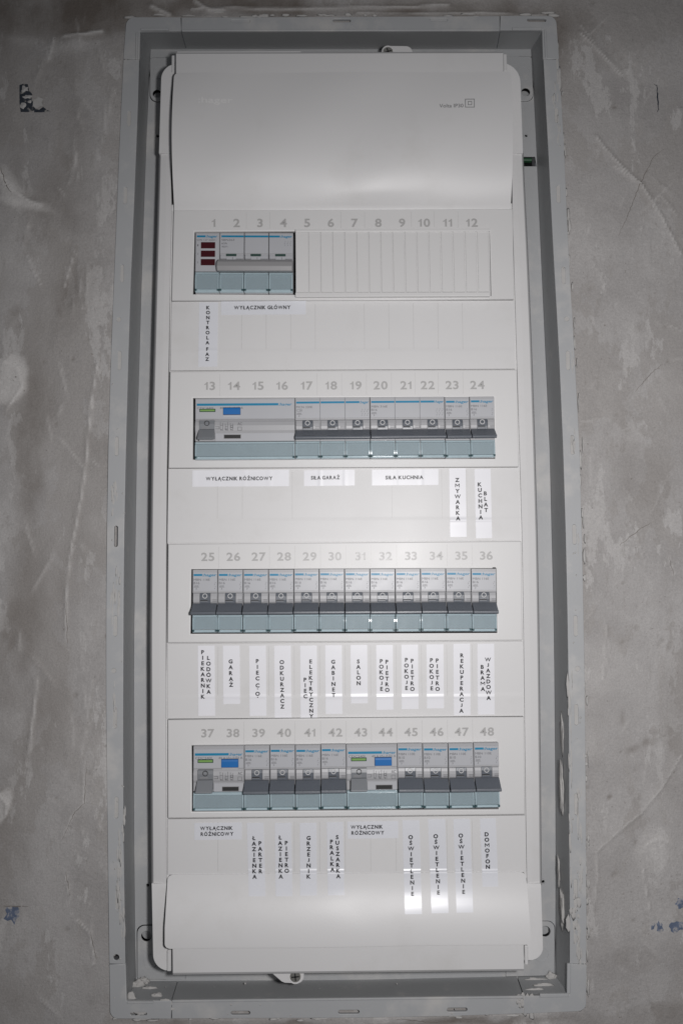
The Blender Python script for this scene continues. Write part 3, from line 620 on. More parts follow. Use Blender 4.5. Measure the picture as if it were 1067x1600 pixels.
for i in range(90):
    s = r.random()
    if s < .35: px, py, y = r.uniform(220, 860), r.uniform(1535, 1558), .016
    elif s < .6: px, py, y = r.uniform(172, 195), r.uniform(600, 1580), YF
    elif s < .85: px, py, y = r.uniform(893, 912), r.uniform(60, 1570), YF
    else: px, py, y = r.uniform(200, 880), r.uniform(1566, 1586), YF
    if s < .85 and s >= .6: px = interp(INN_R, py) + r.uniform(3, 20)
    k = r.uniform(.25, .8); lump(pv, pf, at(px, py, y), k * MM, k * MM * .6, k * MM, r.random() * 20, 1)
pl = link('plaster_splash', finish(pv, pf), M_PLASTER, box, smooth=True); pl['kind'] = 'stuff'

# ------------------------------------------------------------------ front cover
cover = thing('distribution_board_cover', Vector(at(538, 1520, 0.0)), 'white plastic distribution board front with four device rows and bulged end flaps', 'board cover')
YD, YS, YM = -0.0035, -0.0012, -0.008           # device strip front, label strip front, device faces
COV_L = [(90, 253), (120, 251.5), (250, 249), (400, 244.5), (500, 242), (650, 238), (800, 236), (1000, 234.5), (1200, 235.5), (1380, 237), (1530, 238)]
COV_R = [(90, 811), (120, 813.5), (250, 817.5), (400, 825), (550, 831), (700, 836), (850, 840), (1000, 842.5), (1200, 844.5), (1380, 846), (1530, 848)]
RI_L = [(113, 268), (300, 268), (330, 269), (470, 266), (580, 264), (730, 261.5), (850, 260.5), (1005, 260), (1124, 260), (1280, 260.5), (1367, 261), (1400, 261)]
RI_R = [(113, 798), (325, 799.5), (470, 803.8), (577, 807), (730, 811.6), (850, 815.2), (1005, 817.4), (1124, 818.8), (1280, 820.8), (1363, 822), (1400, 823)]
# rails: rounded outer edge
def rail(outer, inn, y0, y1, sgn):
    ys = np.linspace(y0, y1, 24); prof = [(0, .018), (0, .0085), (.03, .0045), (.07, .0018), (.14, .0004), (.6, -.0004), (.97, -.0008), (1.0, .0002), (1.0, .018)]
    v = []; f = []; n = len(prof)
    for y in ys:
        xo, xi = interp(outer, y), interp(inn, y)
        for t, dep in prof:
            q = at(lerp(xo, xi, t), y, min(dep, .0085)); q[1] = dep; v.append(q)
    for i in range(len(ys) - 1):
        for k in range(n):
            a, b = i * n + k, i * n + (k + 1) % n; f.append([a, b, b + n, a + n])
    f += [list(range(n)), list(range((len(ys) - 1) * n, len(ys) * n))]
    return finish(v, f)
link('side_rail', rail(COV_L, RI_L, 236, 1383, 1), M_WHITE, cover)
link('side_rail', rail(COV_R, RI_R, 236, 1383, -1), M_WHITE, cover)
def herm(t, p0, m0, p1, m1): return (2 * t**3 - 3 * t**2 + 1) * p0 + (t**3 - 2 * t**2 + t) * m0 + (-2 * t**3 + 3 * t**2) * p1 + (t**3 - t**2) * m1
def out_top(py):
    t = min(1, max(0, (py - 113) / (328 - 113)))
    return (17.5 + 9 * t - 23.7 * t ** 3) * MM
def out_bot(py):
    s = min(1, max(0, (py - 1365) / (1482 - 1365)))
    return herm(s, 1.4, 30, 17.5, 3.0) * MM
def warp_top(u, py):
    g = math.exp(-((u - .5) / .05) ** 2) * math.exp(-((py - 275) / 40) ** 2) * .00055
    k = .0007 * math.sin(u * 6.3 + .6) * max(0, (py - 160) / 160) + .0004 * math.sin(u * 14 + py * .03)
    return g + k * min(1, max(0, (325 - py) / 25))
def warp_bot(u, py):
    g = math.exp(-((u - .53) / .05) ** 2) * math.exp(-((py - 1420) / 30) ** 2) * .00055
    return (g + .0004 * math.sin(u * 9 + 1) * min(1, max(0, (py - 1370) / 40)))
def edge_round(py, p0, p1, r):
    """Inset of the flap's side edge near rounded corners, in pixels."""
    i = 0
    for c, sg in ((p0, 1), (p1, -1)):
        if c is None: continue
        t = (py - c) * sg
        if 0 <= t < r: i = max(i, r - math.sqrt(max(0, r * r - (r - t) ** 2)))
    return i
rows = []
for py in list(np.linspace(114, 122, 7)) + list(np.linspace(126, 329, 52)):
    s = (py - 114) / 215; e = edge_round(py, 114, None, 7)
    bow = 4.0 * math.sin(math.pi * min(1, s * 1.02))
    rows.append((272.5 - bow + e, 797.5 + bow * .9 - e, py, py - 2.0, -out_top(py)))
me = sheet(rows, 48, .013, warp_top); link('top_flap', me, M_WHITE, cover, smooth=True); me.set_sharp_from_angle(angle=math.radians(32))
top_flap = cover.children[-1] if False else [o for o in cover.children if o.name == 'top_flap'][0]
rows = []
for py in list(np.linspace(1366.5, 1470, 40)) + list(np.linspace(1472, 1483, 9)):
    s = (py - 1366.5) / 116; e = edge_round(py, 1366.5, 1483, 8)
    rows.append((lerp(262.5, 257.5, min(1, s * 1.4)) + e, lerp(821, 828, min(1, s * 1.3)) - e, py, py - lerp(4, 7, s), -out_bot(py)))
me = sheet(rows, 48, .009, warp_bot); link('bottom_flap', me, M_WHITE, cover, smooth=True); me.set_sharp_from_angle(angle=math.radians(32))
# cheeks at the four corners follow the bulge, one millimetre behind it
def cheek(side, topend):
    rows = []
    ys = list(np.linspace(100, 128, 10)) + list(np.linspace(135, 239.5, 16)) if topend else list(np.linspace(1380.5, 1480, 16)) + list(np.linspace(1484, 1516 if side < 0 else 1507.6, 12))
    if topend and side > 0: ys = list(np.linspace(100, 128, 10)) + list(np.linspace(135, 239.5, 16))
    for py in ys:
        dep = -(.0012 + .0050 * ((240 - py) / 140) ** 1.3) if topend else -(.0010 + .0062 * ((py - 1380) / 137) ** .8)
        if topend:
            e = edge_round(py, 99.5 if side < 0 else 100, None, 24) if side < 0 else edge_round(py, 98, None, 30)
            xo = (253 if side < 0 else 811.5) + (py - 100) * (-.03 if side < 0 else .036); xi = (276 if side < 0 else 792) if py < 116 else (279 if side < 0 else 790)
            xi = (lerp(270.5, 267.6, min(1, (py - 113) / 40)) if side < 0 else 790) if py >= 113 else (277 if side < 0 else 790)
        else:
            e = edge_round(py, None, 1517 if side < 0 else 1508, 25 if side < 0 else 22)
            xo = (237.5 if side < 0 else 844.5) + (py - 1380) * (.02 if side < 0 else .03); xi = (float(np.interp(py, [1380, 1440, 1478, 1483, 1484], [260.5, 256.6, 255.6, 257, 265])) if side < 0 else 818)
            if side > 0: py = py - 8 * (py - 1380) / 136
        rows.append((xo + e, xi, py, py, dep) if side < 0 else (xi, xo - e, py, py, dep))
    return sheet(rows, 8, .010)
for s_ in (-1, 1):
    for t_e in (True, False): link('corner_cheek', cheek(s_, t_e), M_WHITE, cover)
# end caps
link('end_cap', sheet([(275.5, 785.5, 82, 81, -.0150), (275.5, 785.5, 84, 83, -.0165), (275.5, 786, 114.5, 113, -.0165)], 30, .022), M_WHITE, cover)
link('end_cap', sheet([(270, 817.5, 1480, 1474, -.0150), (270.5, 818, 1520, 1514, -.0150), (270.5, 818, 1523, 1516.5, -.0135)], 30, .022), M_WHITE, cover)
mb = MB()
a, b = at(277, 81.2, -.0145), at(470, 80.2, -.0145); mb.box(a[0] / MM, b[0] / MM, -14.5, -6, a[2] / MM - 1, a[2] / MM + .5); link('end_cap_step', mb.mesh(.2), M_WHITE, cover)
# guide post beside each end cap
for px, py0, py1, y in [(271.5, 86, 113, -.0065), (789, 84, 111, -.0065), (264.5, 1485, 1518, -.0085), (822, 1478, 1508, -.0085)]:
    a, b = at(px - 3, py0, y), at(px + 3, py1, y); mb = MB(); mb.box(a[0] / MM, b[0] / MM, y / MM, y / MM + 12, b[2] / MM, a[2] / MM); link('guide_post', mb.mesh(.4), M_WHITE, cover)
# fixing tabs with a quarter-turn screw
def tab(pts, cx, cy, y, rot):
    t = link('fixing_tab', plate([pxloop(pts, y)], y, .004, .0004), M_WHITE, cover); c = at(cx, cy, y)
    m = MB(); m.ring(c[0] / MM, c[2] / MM, 4.7, 4.3, y / MM - .25, y / MM + .2, 28); link('screw_collar', m.mesh(), M_WHITE, t)
    m = MB(); m.cyl(c[0] / MM, c[2] / MM, 3.5, y / MM - .5, y / MM + .2, 24, 3.8); s = link('screw', m.mesh(.2), M_STEEL, t)
    m = MB(); cr, sr = math.cos(rot), math.sin(rot)
    for k in (0, 1):
        hx, hz = (2.6, .45) if k == 0 else (.45, 2.6)
        m.add([(c[0] / MM + a * cr - b * sr, y / MM - .55, c[2] / MM + a * sr + b * cr) for a, b in ((-hx, -hz), (hx, -hz), (hx, hz), (-hx, hz))], [[0, 1, 2, 3]])
    link('screw_recess', m.mesh(), M_BLACK, t)
tab([(418, 1515), (440, 1534), (445, 1536)] + arc(464, 1526, 11, 270, 360) + [(475, 1505), (418, 1505)], 461.5, 1526, -.006, .1)
tab(arc(607, 81, 10, 180, 100) + arc(634, 82, 10.5, 90, 20) + [(648, 92), (597, 92)], 606, 81, .004, .3)

# writing moulded and printed on the top flap
def flap_text(name, body, px0, px1, py, cap_px, m, outf, bold=0, relief=.00012, spacing=1.0, parent=None):
    v, f = glyphs(body, bold, spacing); xa, xb = min(q[0] for q in v), max(q[0] for q in v); V = []
    for x, z in v:
        px = lerp(px0, px1, (x - xa) / (xb - xa)); pz = py - z / CAP * cap_px; u = (px - 272) / 525
        q = at(px, pz, -outf(pz + 2 * u)); q[1] += warp_top(u, pz) - relief; V.append(q)
    return link(name, flatmesh(V, f), m, parent)
M_EMB = mat('emboss_lit_white', (0.75, 0.745, 0.74), 0.3, 0.5, 0.02)  # lighter than the flap: paints the light its relief would catch
flap_text('embossed_lettering', ':hager', 310, 364, 160.5, 8.6, M_EMB, out_top, .01, .00025, 1.0, top_flap)
M_PR2 = mat('dark_grey_print', (0.24, 0.24, 0.245), 0.5, 0.3, 0.05, 300)
flap_text('printed_lettering', 'Volta IP30', 686, 723.5, 168.4, 5.6, M_PR2, out_top, .012, .00015, 1.0, top_flap)
V = []; Fc = []
for x0, y0, x1, y1, w in [(726, 155, 741, 168.6, 1.1), (730.5, 158.6, 736.8, 164.9, 1.0)]:
    for a, b, c, d in [(x0, y0, x1, y0 + w), (x0, y1 - w, x1, y1), (x0, y0 + w, x0 + w, y1 - w), (x1 - w, y0 + w, x1, y1 - w)]:
        k = len(V)
        for px, py in ((a, b), (c, b), (c, d), (a, d)):
            u = (px - 272) / 525; q = at(px, py, -out_top(py + 2 * u)); q[1] += warp_top(u, py) - .00015; V.append(q)
        Fc.append([k, k + 1, k + 2, k + 3])
link('double_square_symbol', flatmesh(V, Fc), M_PR2, top_flap)

# ------------------------------------------------------------------ device strips, label strips and printed numbers
DS = [((271.5, 328.5, 326), (801, 268.5, 802.5), 470, 467.5), ((266, 580.5, 577.5), (807.5, 263.5, 810), 731.5, 729.5), ((263, 850, 845.5), (814, 262, 816), 1004.5, 1000.5), ((262.5, 1124.5, 1120), (818, 262.5, 820), 1278.5, 1272.5)]
AP = [(302, 361, 461, 458.5), (301.6, 620, 771.5, 718), (297.6, 888, 775, 990.5), (299.8, 1163.5, 777.5, 1268.8)]     # openings for the devices
NUM = [([334, 370, 406.5, 443, 480, 517, 554, 591, 628, 662.5, 699, 737], 348.5, 348), ([328, 366, 403.5, 441, 479.5, 517.5, 556, 594.5, 634, 668, 706, 745.5], 603, 601.5),
       ([325, 365, 404.5, 444, 484, 523.5, 563, 602.5, 642, 681.5, 720.5, 759.5], 870, 868), ([325, 364.5, 404.5, 444, 484, 524, 563.5, 602.5, 642, 682, 721, 760.5], 1145.5, 1143)]
base_out = pxloop([(268, 320), (804, 318), (826, 1372), (257, 1376)], .001)
base_h = [pxloop([(302, 359), (767, 357), (769, 464), (300, 462)], .001)] + [pxloop([(a - 2, b - 2), (c + 3, b - 6), (c + 5, d), (a - 3, d + 3)], .001) for a, b, c, d in AP[1:]]
link('base_plate', plate([base_out] + base_h, .0009, .002), M_WHITE, cover)
strips = []
for r_i in range(4):
    (x0t, ytl, ytr), (x1t, x0b, x1b), ybl, ybr = DS[r_i][0], DS[r_i][1], DS[r_i][2], DS[r_i][3]
    outer = pxloop([(x0t, ytl), (x1t, ytr), (x1b, ybr), (x0b, ybl)], YD); ax0, ay0, ax1, ay1 = AP[r_i]
    dy = -1.5 * (1 if r_i else 0) if r_i < 3 else -4
    hole = pxloop([(ax0 + (2 if r_i == 0 else 1.5 if r_i == 2 else 0), ay0 + (1.5 if r_i else 0)), (ax1, ay0 + dy + 1.5), (ax1 + 1.5, ay1 + dy), (ax0, ay1)], YD)
    if r_i == 0: hole = pxloop([(304, 361.5), (765, 359), (767, 462), (302, 459.5)], YD)
    s = link('device_strip', plate([outer, hole], YD, .004, .0006), M_STRIP, cover); strips.append(s)
    # grey lines above the devices, painting in the shade of fine grooves
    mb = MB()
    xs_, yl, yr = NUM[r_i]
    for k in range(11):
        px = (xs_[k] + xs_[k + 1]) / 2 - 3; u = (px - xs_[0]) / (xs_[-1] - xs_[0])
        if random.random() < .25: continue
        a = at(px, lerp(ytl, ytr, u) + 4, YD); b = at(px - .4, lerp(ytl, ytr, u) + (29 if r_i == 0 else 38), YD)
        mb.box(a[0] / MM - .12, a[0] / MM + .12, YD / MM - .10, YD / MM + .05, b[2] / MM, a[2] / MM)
    link('groove_shade_line', mb.mesh(), M_LINE, s)['kind'] = 'stuff'
    for k in range(12):
        body = str(r_i * 12 + k + 1); py = lerp(yl, yr, k / 11); v, f = digits(body); xa, xb = min(q[0] for q in v), max(q[0] for q in v)
        c = at(xs_[k], py + 6.2, YD); cap = 12.2 * abs(at(500, py, YD)[2] - at(500, py + 1, YD)[2]); s_c = cap / CAP
        me = flatmesh([(c[0] + (x - (xa + xb) / 2) * s_c * 1.08, YD - .00015, c[2] + z * s_c) for x, z in v], f)
        link('printed_number', me, M_NUM, s)
CREASE = [547.5, 812.5, 1088.5, 1500]
LS = [((268.5, 471.5, 469.5), (803, 804.5), 579, 576.2), ((263.5, 733, 731), (810.5, 812.5), 848.5, 844), ((262, 1006, 1002), (816.5, 817.5), 1123, 1118.5), ((262.5, 1280, 1274), (820.3, 821.3), 1366.5, 1362.5)]
def strip_y(r_i, py):
    """Front of a label strip at a pixel row: a step of half a millimetre below its crease."""
    t = (py - CREASE[r_i]) / 9; t = min(1, max(0, t + .5)); return YS - .00012 * t * t * (3 - 2 * t)
lstrips = []
for r_i in range(4):
    (xl, yl, yr), (x1t, x1b), bl, br = LS[r_i]
    ts = sorted(set(list(np.linspace(0, 1, 9)) + [min(1, max(0, (CREASE[r_i] + d - yl) / (bl - yl))) for d in (-3, -1.5, 0, 1.5, 3)]))
    rows = [(xl + (-1.5 if r_i < 2 else 0) * t, lerp(x1t, x1b, t), lerp(yl, bl, t), lerp(yr, br, t), strip_y(r_i, lerp(yl, bl, t))) for t in ts]
    s = link('label_strip', sheet(rows, 6, .003), M_WHITE, cover); lstrips.append(s)
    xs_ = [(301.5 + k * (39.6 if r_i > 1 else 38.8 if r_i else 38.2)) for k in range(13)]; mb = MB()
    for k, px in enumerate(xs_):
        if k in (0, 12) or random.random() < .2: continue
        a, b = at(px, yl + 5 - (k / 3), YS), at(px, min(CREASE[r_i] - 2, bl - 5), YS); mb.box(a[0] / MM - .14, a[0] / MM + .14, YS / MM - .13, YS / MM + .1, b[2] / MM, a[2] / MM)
    link('groove_shade_line', mb.mesh(), M_LINE, s)['kind'] = 'stuff'  # groove shade painted as thin grey bars on the strip

# ------------------------------------------------------------------ devices (local millimetres: x right, z down from the top edge, y into the wall)
def empty_at(name, label, cat, group): return thing(name, (0, 0, 0), label, cat, group)
def part(name, mb, m, parent, bev=0.0, seg=1, smooth=False): return link(name, mb.mesh(bev, seg), m, parent, world=False, smooth=smooth)
def flat(name, mb, m, parent): return link(name, flatmesh(mb.v, mb.f), m, parent, world=False)

def pole_body(x0, x1, low=31.0, g0=.22, g1=.22):
    mb = MB(); mb.extr([(.5, -.1), (.5, -16.0), (1.6, -16.2), (1.6, -low), (2.9, -low - .1), (2.9, -43.5), (30, -43.5), (30, -.1)], x0 + g0, x1 - g1); return mb
def label_holder(parent, x0, x1, z0=-31.0, z1=-43.4, last_clip=True):
    mb = MB(); mb.box(x0 + .9, x1 - .9, 1.4, 2.7, z1 + 2.2, z0 - 1.2); h = part('label_holder', mb, M_INSERT, parent, .1)
    mb = MB(); mb.box(x0 + 1.0, x1 - 1.0, -.3, .25, z1 + 2.0, z0 - 1.7); part('clear_window', mb, M_CLEAR, h, .12)
    mb = MB(); mb.extr([(2.6, z0), (.4, z0), (-.35, z0 - .5), (-.75, z0 - 1.5), (2.6, z0 - 1.5)], x0 + .3, x1 - .3)
    mb.extr([(2.6, z1 + 1.8), (-.5, z1 + 1.8), (-.7, z1 + .7), (.2, z1), (2.6, z1)], x0 + .3, x1 - .3)
    zc = (z0 + z1) / 2; hz = (z0 - z1) / 2 - 1.7
    for xa, xb in ((x0 + .3, x0 + 1.15), (x1 - 1.15, x1 - .3)): mb.extr([(2.6, zc + hz + .12)] + [(-.85 + .55 * (t / 4) ** 2, zc - hz * t / 4) for t in (-4, -3, -2, -1, 0, 1, 2, 3, 4)] + [(2.6, zc - hz - .12)], xa, xb)
    part('rim', mb, M_RIM, h, .22, 2)
    mb = MB()
    for xa in (x0 + .25, x1 - 1.65): mb.box(xa, xa + 1.4, -.9, 1.0, z1 + .6, z1 + 2.1)
    part('clip', mb, M_CLIP, h, .2)
    return h
HAGER = ':hager'
def mcb(n, label, model, rating, group='circuit breakers in the board'):
    """n-pole circuit breaker."""
    root = empty_at('circuit_breaker', label, 'circuit breaker', group); Wd = 17.5 * n; P = 17.5
    for k in range(n): part('body', pole_body(k * P, k * P + P, 31.0, .22 if k == 0 else .05, .22 if k == n - 1 else .05), M_BODY, root, .12)
    lb = MB()
    for k in range(n):
        x0 = k * P; mb = MB(); mb.box(x0 + (.45 if k == 0 else .08), x0 + P - (.45 if k == n - 1 else .08), 0, .7, -14.8, -1.9); fp = part('face_plate', mb, M_FACE, root, .08)
        xe = (6.9 if n == 1 else 17.2) if k < n - 1 or n == 1 else 10.2
        mb = MB(); xs0 = x0 + (.9 if k == 0 else .46); mb.add([(xs0, -.04, -4.45), (x0 + xe, -.04, -4.45), (x0 + xe, -.04, -3.0), (xs0, -.04, -3.0)], [[0, 1, 2, 3]]); flat('blue_bar', mb, M_BLUE, fp)
        if k == n - 1:
            mb = MB(); text_local(mb, HAGER, x0 + xe + .15, x0 + 16.6, -4.6, 1.75, -.05, .022, slant=.12); flat('brand_lettering', mb, M_BLUE, fp)
            mb = MB(); cnt = n
            for q in range(cnt):
                xx = x0 + 15.6 - q * 1.9
                for (za, zb, dx) in ((-8.6, -9.3, .5), (-9.7, -10.8, -.5), (-11.4, -12.2, .5), (-12.6, -13.6, -.3)):
                    mb.add([(xx, -.04, za), (xx + .22, -.04, za), (xx + .22 + dx, -.04, zb), (xx + dx, -.04, zb)], [[0, 1, 2, 3]])
            flat('contact_symbol', mb, M_PRINT, fp)
        if k == 0:
            mb = MB(); text_local(mb, model, x0 + 1.0, x0 + 12.2, -7.7, 1.5, -.05, .0); text_local(mb, rating, x0 + 1.0, x0 + 5.0, -10.1, 1.6, -.05, .0)
            text_local(mb, '6000', x0 + 1.3, x0 + 4.4, -11.9, 1.0, -.05, .0); mb.add([(x0 + 1.0, -.04, -12.3), (x0 + 4.8, -.04, -12.3), (x0 + 4.8, -.04, -12.1), (x0 + 1, -.04, -12.1)], [[0, 1, 2, 3]])
            text_local(mb, '3', x0 + 2.4, x0 + 3.2, -13.8, 1.1, -.05, .0); flat('rating_lettering', mb, M_PRINT, fp)
        # light flanks either side of the dark window
        for xa, xb in ((x0 + .5, x0 + 5.1), (x0 + 12.5, x0 + P - .5)):
            mb = MB(); mb.extr([(1.7, -16.4), (.7, -16.5), (.25, -18.5), (.1, -20.5), (.3, -22.4), (1.2, -23.4), (1.7, -23.4)], xa, xb); part('flank', mb, M_BODY, root, .12)
        mb = MB(); mb.box(x0 + 14.0, x0 + P - .55, -.02, .1, -22.0, -21.7); mb.box(x0 + 14.0, x0 + P - .55, -.02, .1, -21.0, -20.75); part('index_mark', mb, M_PRINT, root)
        mb = MB(); mb.extr([(1.75, -16.3), (.9, -16.3), (.35, -18.5), (.3, -21), (.6, -23.6), (1.75, -23.6)], x0 + 5.25, x0 + 12.35); w = part('lever_window', mb, M_DARK, root, .1)
        mb = MB(); mb.ring(x0 + 8.7, -18.25, 1.75, 1.25, .15, .5); part('off_ring', mb, M_WPRINT, w)
        mb = MB(); mb.box(x0 + 5.6, x0 + 10.6, .0, .4, -21.6, -21.0); part('slot', mb, M_BLACK, w)
        mb = MB(); mb.box(x0 + 5.6, x0 + 10.6, .0, .4, -22.1, -21.75); part('slot_edge', mb, M_MIDG, w)
    mb = MB(); e = .12
    mb.extr([(1.5, -23.3), (-.6, -23.3), (-6.5, -28.1), (-7.8, -28.7), (-8.0, -30.1), (-6.6, -30.9), (1.5, -29.6)], e + .3, Wd - .3 - e, [0, 0, -.1, -.15, -.15, -.1, 0], [0, 0, .1, .15, .15, .1, 0])
    part('lever', mb, M_DARK, root, .25, 2)
    for k in range(n): label_holder(root, k * P, k * P + P)
    return root

def rcd(mods, label, model, rating, group='residual current devices in the board'):
    root = empty_at('residual_current_device', label, 'residual current device', group); Wd = 17.5 * mods; big = mods == 4
    mb = MB(); mb.extr([(.5, -.1), (.5, -15.2), (1.4, -15.4), (.5, -17.0), (.0, -19.5), (.3, -23.0), (1.0, -24.6), (1.0, -30.4), (2.9, -30.6), (2.9, -43.5), (30, -43.5), (30, -.1)], .12, Wd - .12); part('body', mb, M_BODY, root, .15)
    mb = MB(); mb.box(.45, Wd - .45, 0, .7, -14.8, -(1.9 if not big else 1.0)); fp = part('face_plate', mb, M_FACE, root, .12)
    zb = -3.9 if big else -4.7; xe = 58.4 if big else 24.5
    mb = MB(); mb.add([(1.3, -.04, zb - 1.6), (xe, -.04, zb - 1.6), (xe, -.04, zb), (1.3, -.04, zb)], [[0, 1, 2, 3]]); flat('blue_bar', mb, M_BLUE, fp)
    mb = MB(); text_local(mb, HAGER, xe + .3, xe + (9.4 if big else 9.4), zb - 1.75, 1.9, -.05, .018, slant=.12); flat('brand_lettering', mb, M_BLUE, fp)
    zt = zb - 4.0; gx0, gx1, gz0, gz1 = (3.2, 14.4, -9.9, -7.6) if big else (3.2, 13.9, -11.2, -8.7); bx0, bx1, bz0, bz1 = (20.0, 31.8, -11.9, -6.9) if big else (19.6, 31.0, -14.2, -8.7)
    mb = MB(); text_local(mb, model, 1.6, 12.8, zt, 1.5, -.05); text_local(mb, rating, 17.4, 34.0 if not big else 33.8, zt, 1.5, -.05); flat('rating_lettering', mb, M_PRINT, fp)
    mb = MB(); mb.box(gx0, gx1, -.12, .3, gz0, gz1); g = part('indicator_frame', mb, M_DKGREEN, root, .1)
    mb = MB(); mb.box(gx0 + .5, gx1 - .5, -.25, .2, gz0 + .5, gz1 - .55); part('indicator', mb, M_GREEN, g, .08)
    mb = MB(); mb.box(bx0 - .35, bx1 + .25, -.06, .3, bz0 - .3, bz1 + .35); g = part('button_frame', mb, M_PRINT, root, .1)
    mb = MB(); mb.extr([(.2, bz1), (-1.0, bz1 - .2), (-1.3, bz1 - 1.4), (-1.3, bz0 + .3), (-1.0, bz0), (.2, bz0)], bx0, bx1); part('test_button', mb, M_BUTTON, g, .25, 2)
    mb = MB(); mb.box(bx0 + .2, bx1 - .2, -.06, .1, bz0 - 1.25, bz0 - .85); part('button_caption_line', mb, M_WPRINT, root)
    # lever: upper flat with a black ring, wedge below
    mb = MB(); mb.extr([(1.2, -15.7), (-.6, -15.9), (-1.1, -18.5), (-.7, -22.2), (1.2, -22.2)], 3.3, 13.9); lv = part('lever', mb, M_MIDG, root, .12)
    mb = MB(); mb.ring(8.6, -18.0, 1.85, 1.4, -1.25, -.6); part('off_ring', mb, M_BLACK, lv)
    mb = MB(); mb.box(5.0, 10.4, -1.12, -.6, -20.9, -20.5); mb.box(5.0, 10.4, -1.02, -.6, -21.7, -21.45); part('lever_mark', mb, M_LTG, lv)
    mb = MB(); mb.extr([(1.2, -22.3), (-1.2, -22.4), (-6.2, -28.8), (-6.6, -29.6), (-5.2, -30.2), (1.2, -29.0)], 3.1, 13.9, [0, 0, -.3, -.3, -.3, 0], [0, 0, .1, .1, .1, 0]); part('lever_grip', mb, M_MIDG, lv, .25, 2)
    mb = MB(); mb.box(2.3, 3.05, .1, .6, -30.2, -24.2); part('lever_gap', mb, M_BLACK, root)
    mb = MB(); mb.box(14.4, 17.2, -.12, .2, -20.5, -20.25); mb.box(14.4, 17.2, -.12, .2, -22.0, -21.75); mb.box(17.0, 17.25, -.12, .2, -21.75, -20.5); part('index_mark', mb, M_PRINT, root)
    # wiring diagram
    mb = MB(); r_ = random.Random(5); X0 = 18.6 if not big else 17.8
    for k in range(6):
        x = X0 + k * 1.75; mb.box(x, x + .2, -.18, .0, -23.2 if k % 2 else -22.4, -17.2 - (k % 3) * .5)
        if k < 5 and k % 2 == 0: mb.box(x, x + 1.75, -.18, .0, -19.6 - k * .4, -19.4 - k * .4); mb.box(x + .4, x + 1.1, -.18, .0, -23.0, -22.2)
    mb.box(X0 + 3.2, X0 + 5.0, -.18, 0, -21.6, -21.4); mb.box(X0 + 3.2, X0 + 5, -.18, 0, -22.6, -22.4)
    mb.ring(X0 + 8.0, -20.2, .9, .65, -.18, 0, 14); mb.box(X0 + 12.2, X0 + 15.0, -.18, 0, -23.2, -23.0); mb.box(X0 + 12.2, X0 + 12.4, -.18, 0, -23.0, -20.6); mb.box(X0 + 14.8, X0 + 15, -.18, 0, -23.0, -20.6); mb.box(X0 + 12.4, X0 + 14.8, -.18, 0, -20.8, -20.6)
    part('wiring_diagram', mb, M_PRINT, root)
    mb = MB(); text_local(mb, 'AC', X0 + 12.2, X0 + 15.3, -19.4, 2.0, -.2); flat('type_lettering', mb, M_PRINT, root)
    sx0, sx1, sz0, sz1 = (20.6, 32.0, -28.6, -26.2) if big else (20.2, 31.2, -30.0, -27.4)
    mb = MB(); mb.box(14.3, Wd - .5, .2, .9, -30.6, -24.9); part('lower_plate', mb, M_FACE, root, .12)
    mb = MB(); mb.box(sx0 - .3, sx1 + .3, -.05, .5, sz0 - .3, sz1 + .3); part('window_frame', mb, M_LTG, root, .1)
    mb = MB(); mb.box(sx0, sx1, -.1, .3, sz0, sz1); part('contact_window', mb, M_DKGREEN if False else M_BLACK, root)
    label_holder(root, 0, Wd); return root

def indicator(label):
    root = empty_at('phase_indicator', label, 'phase indicator', None)
    mb = MB(); mb.extr([(.5, -.1), (.5, -14), (.2, -28.4), (2.9, -28.6), (2.9, -43.5), (30, -43.5), (30, -.1)], .12, 17.38); part('body', mb, M_BODY, root, .18)
    mb = MB(); mb.box(.45, 17.05, 0, .7, -28.2, -1.0); fp = part('face_plate', mb, M_FACE, root, .12)
    mb = MB(); mb.add([(1.2, -.04, -3.7), (7.4, -.04, -3.7), (7.4, -.04, -2.3), (1.2, -.04, -2.3)], [[0, 1, 2, 3]]); flat('blue_bar', mb, M_BLUE, fp)
    mb = MB(); text_local(mb, HAGER, 7.6, 15.8, -3.8, 1.75, -.05, .022, slant=.12); flat('brand_lettering', mb, M_BLUE, fp)
    mb = MB(); text_local(mb, 'SVN 127 230V~', 1.2, 15.4, -6.3, 1.3, -.05)
    for k, t in enumerate(('1', '3', '5')): text_local(mb, t, 1.6, 2.3, -10.2 - 6.2 * k, 1.4, -.05)
    flat('rating_lettering', mb, M_PRINT, fp)
    for k in range(3):
        z = -7.2 - 6.15 * k; mb = MB(); mb.box(4.1, 14.3, -.25, .4, z - 4.6, z); part('red_lens', mb, M_RED, root, .25, 2)
    label_holder(root, 0, 17.5, -28.8); 
    return root

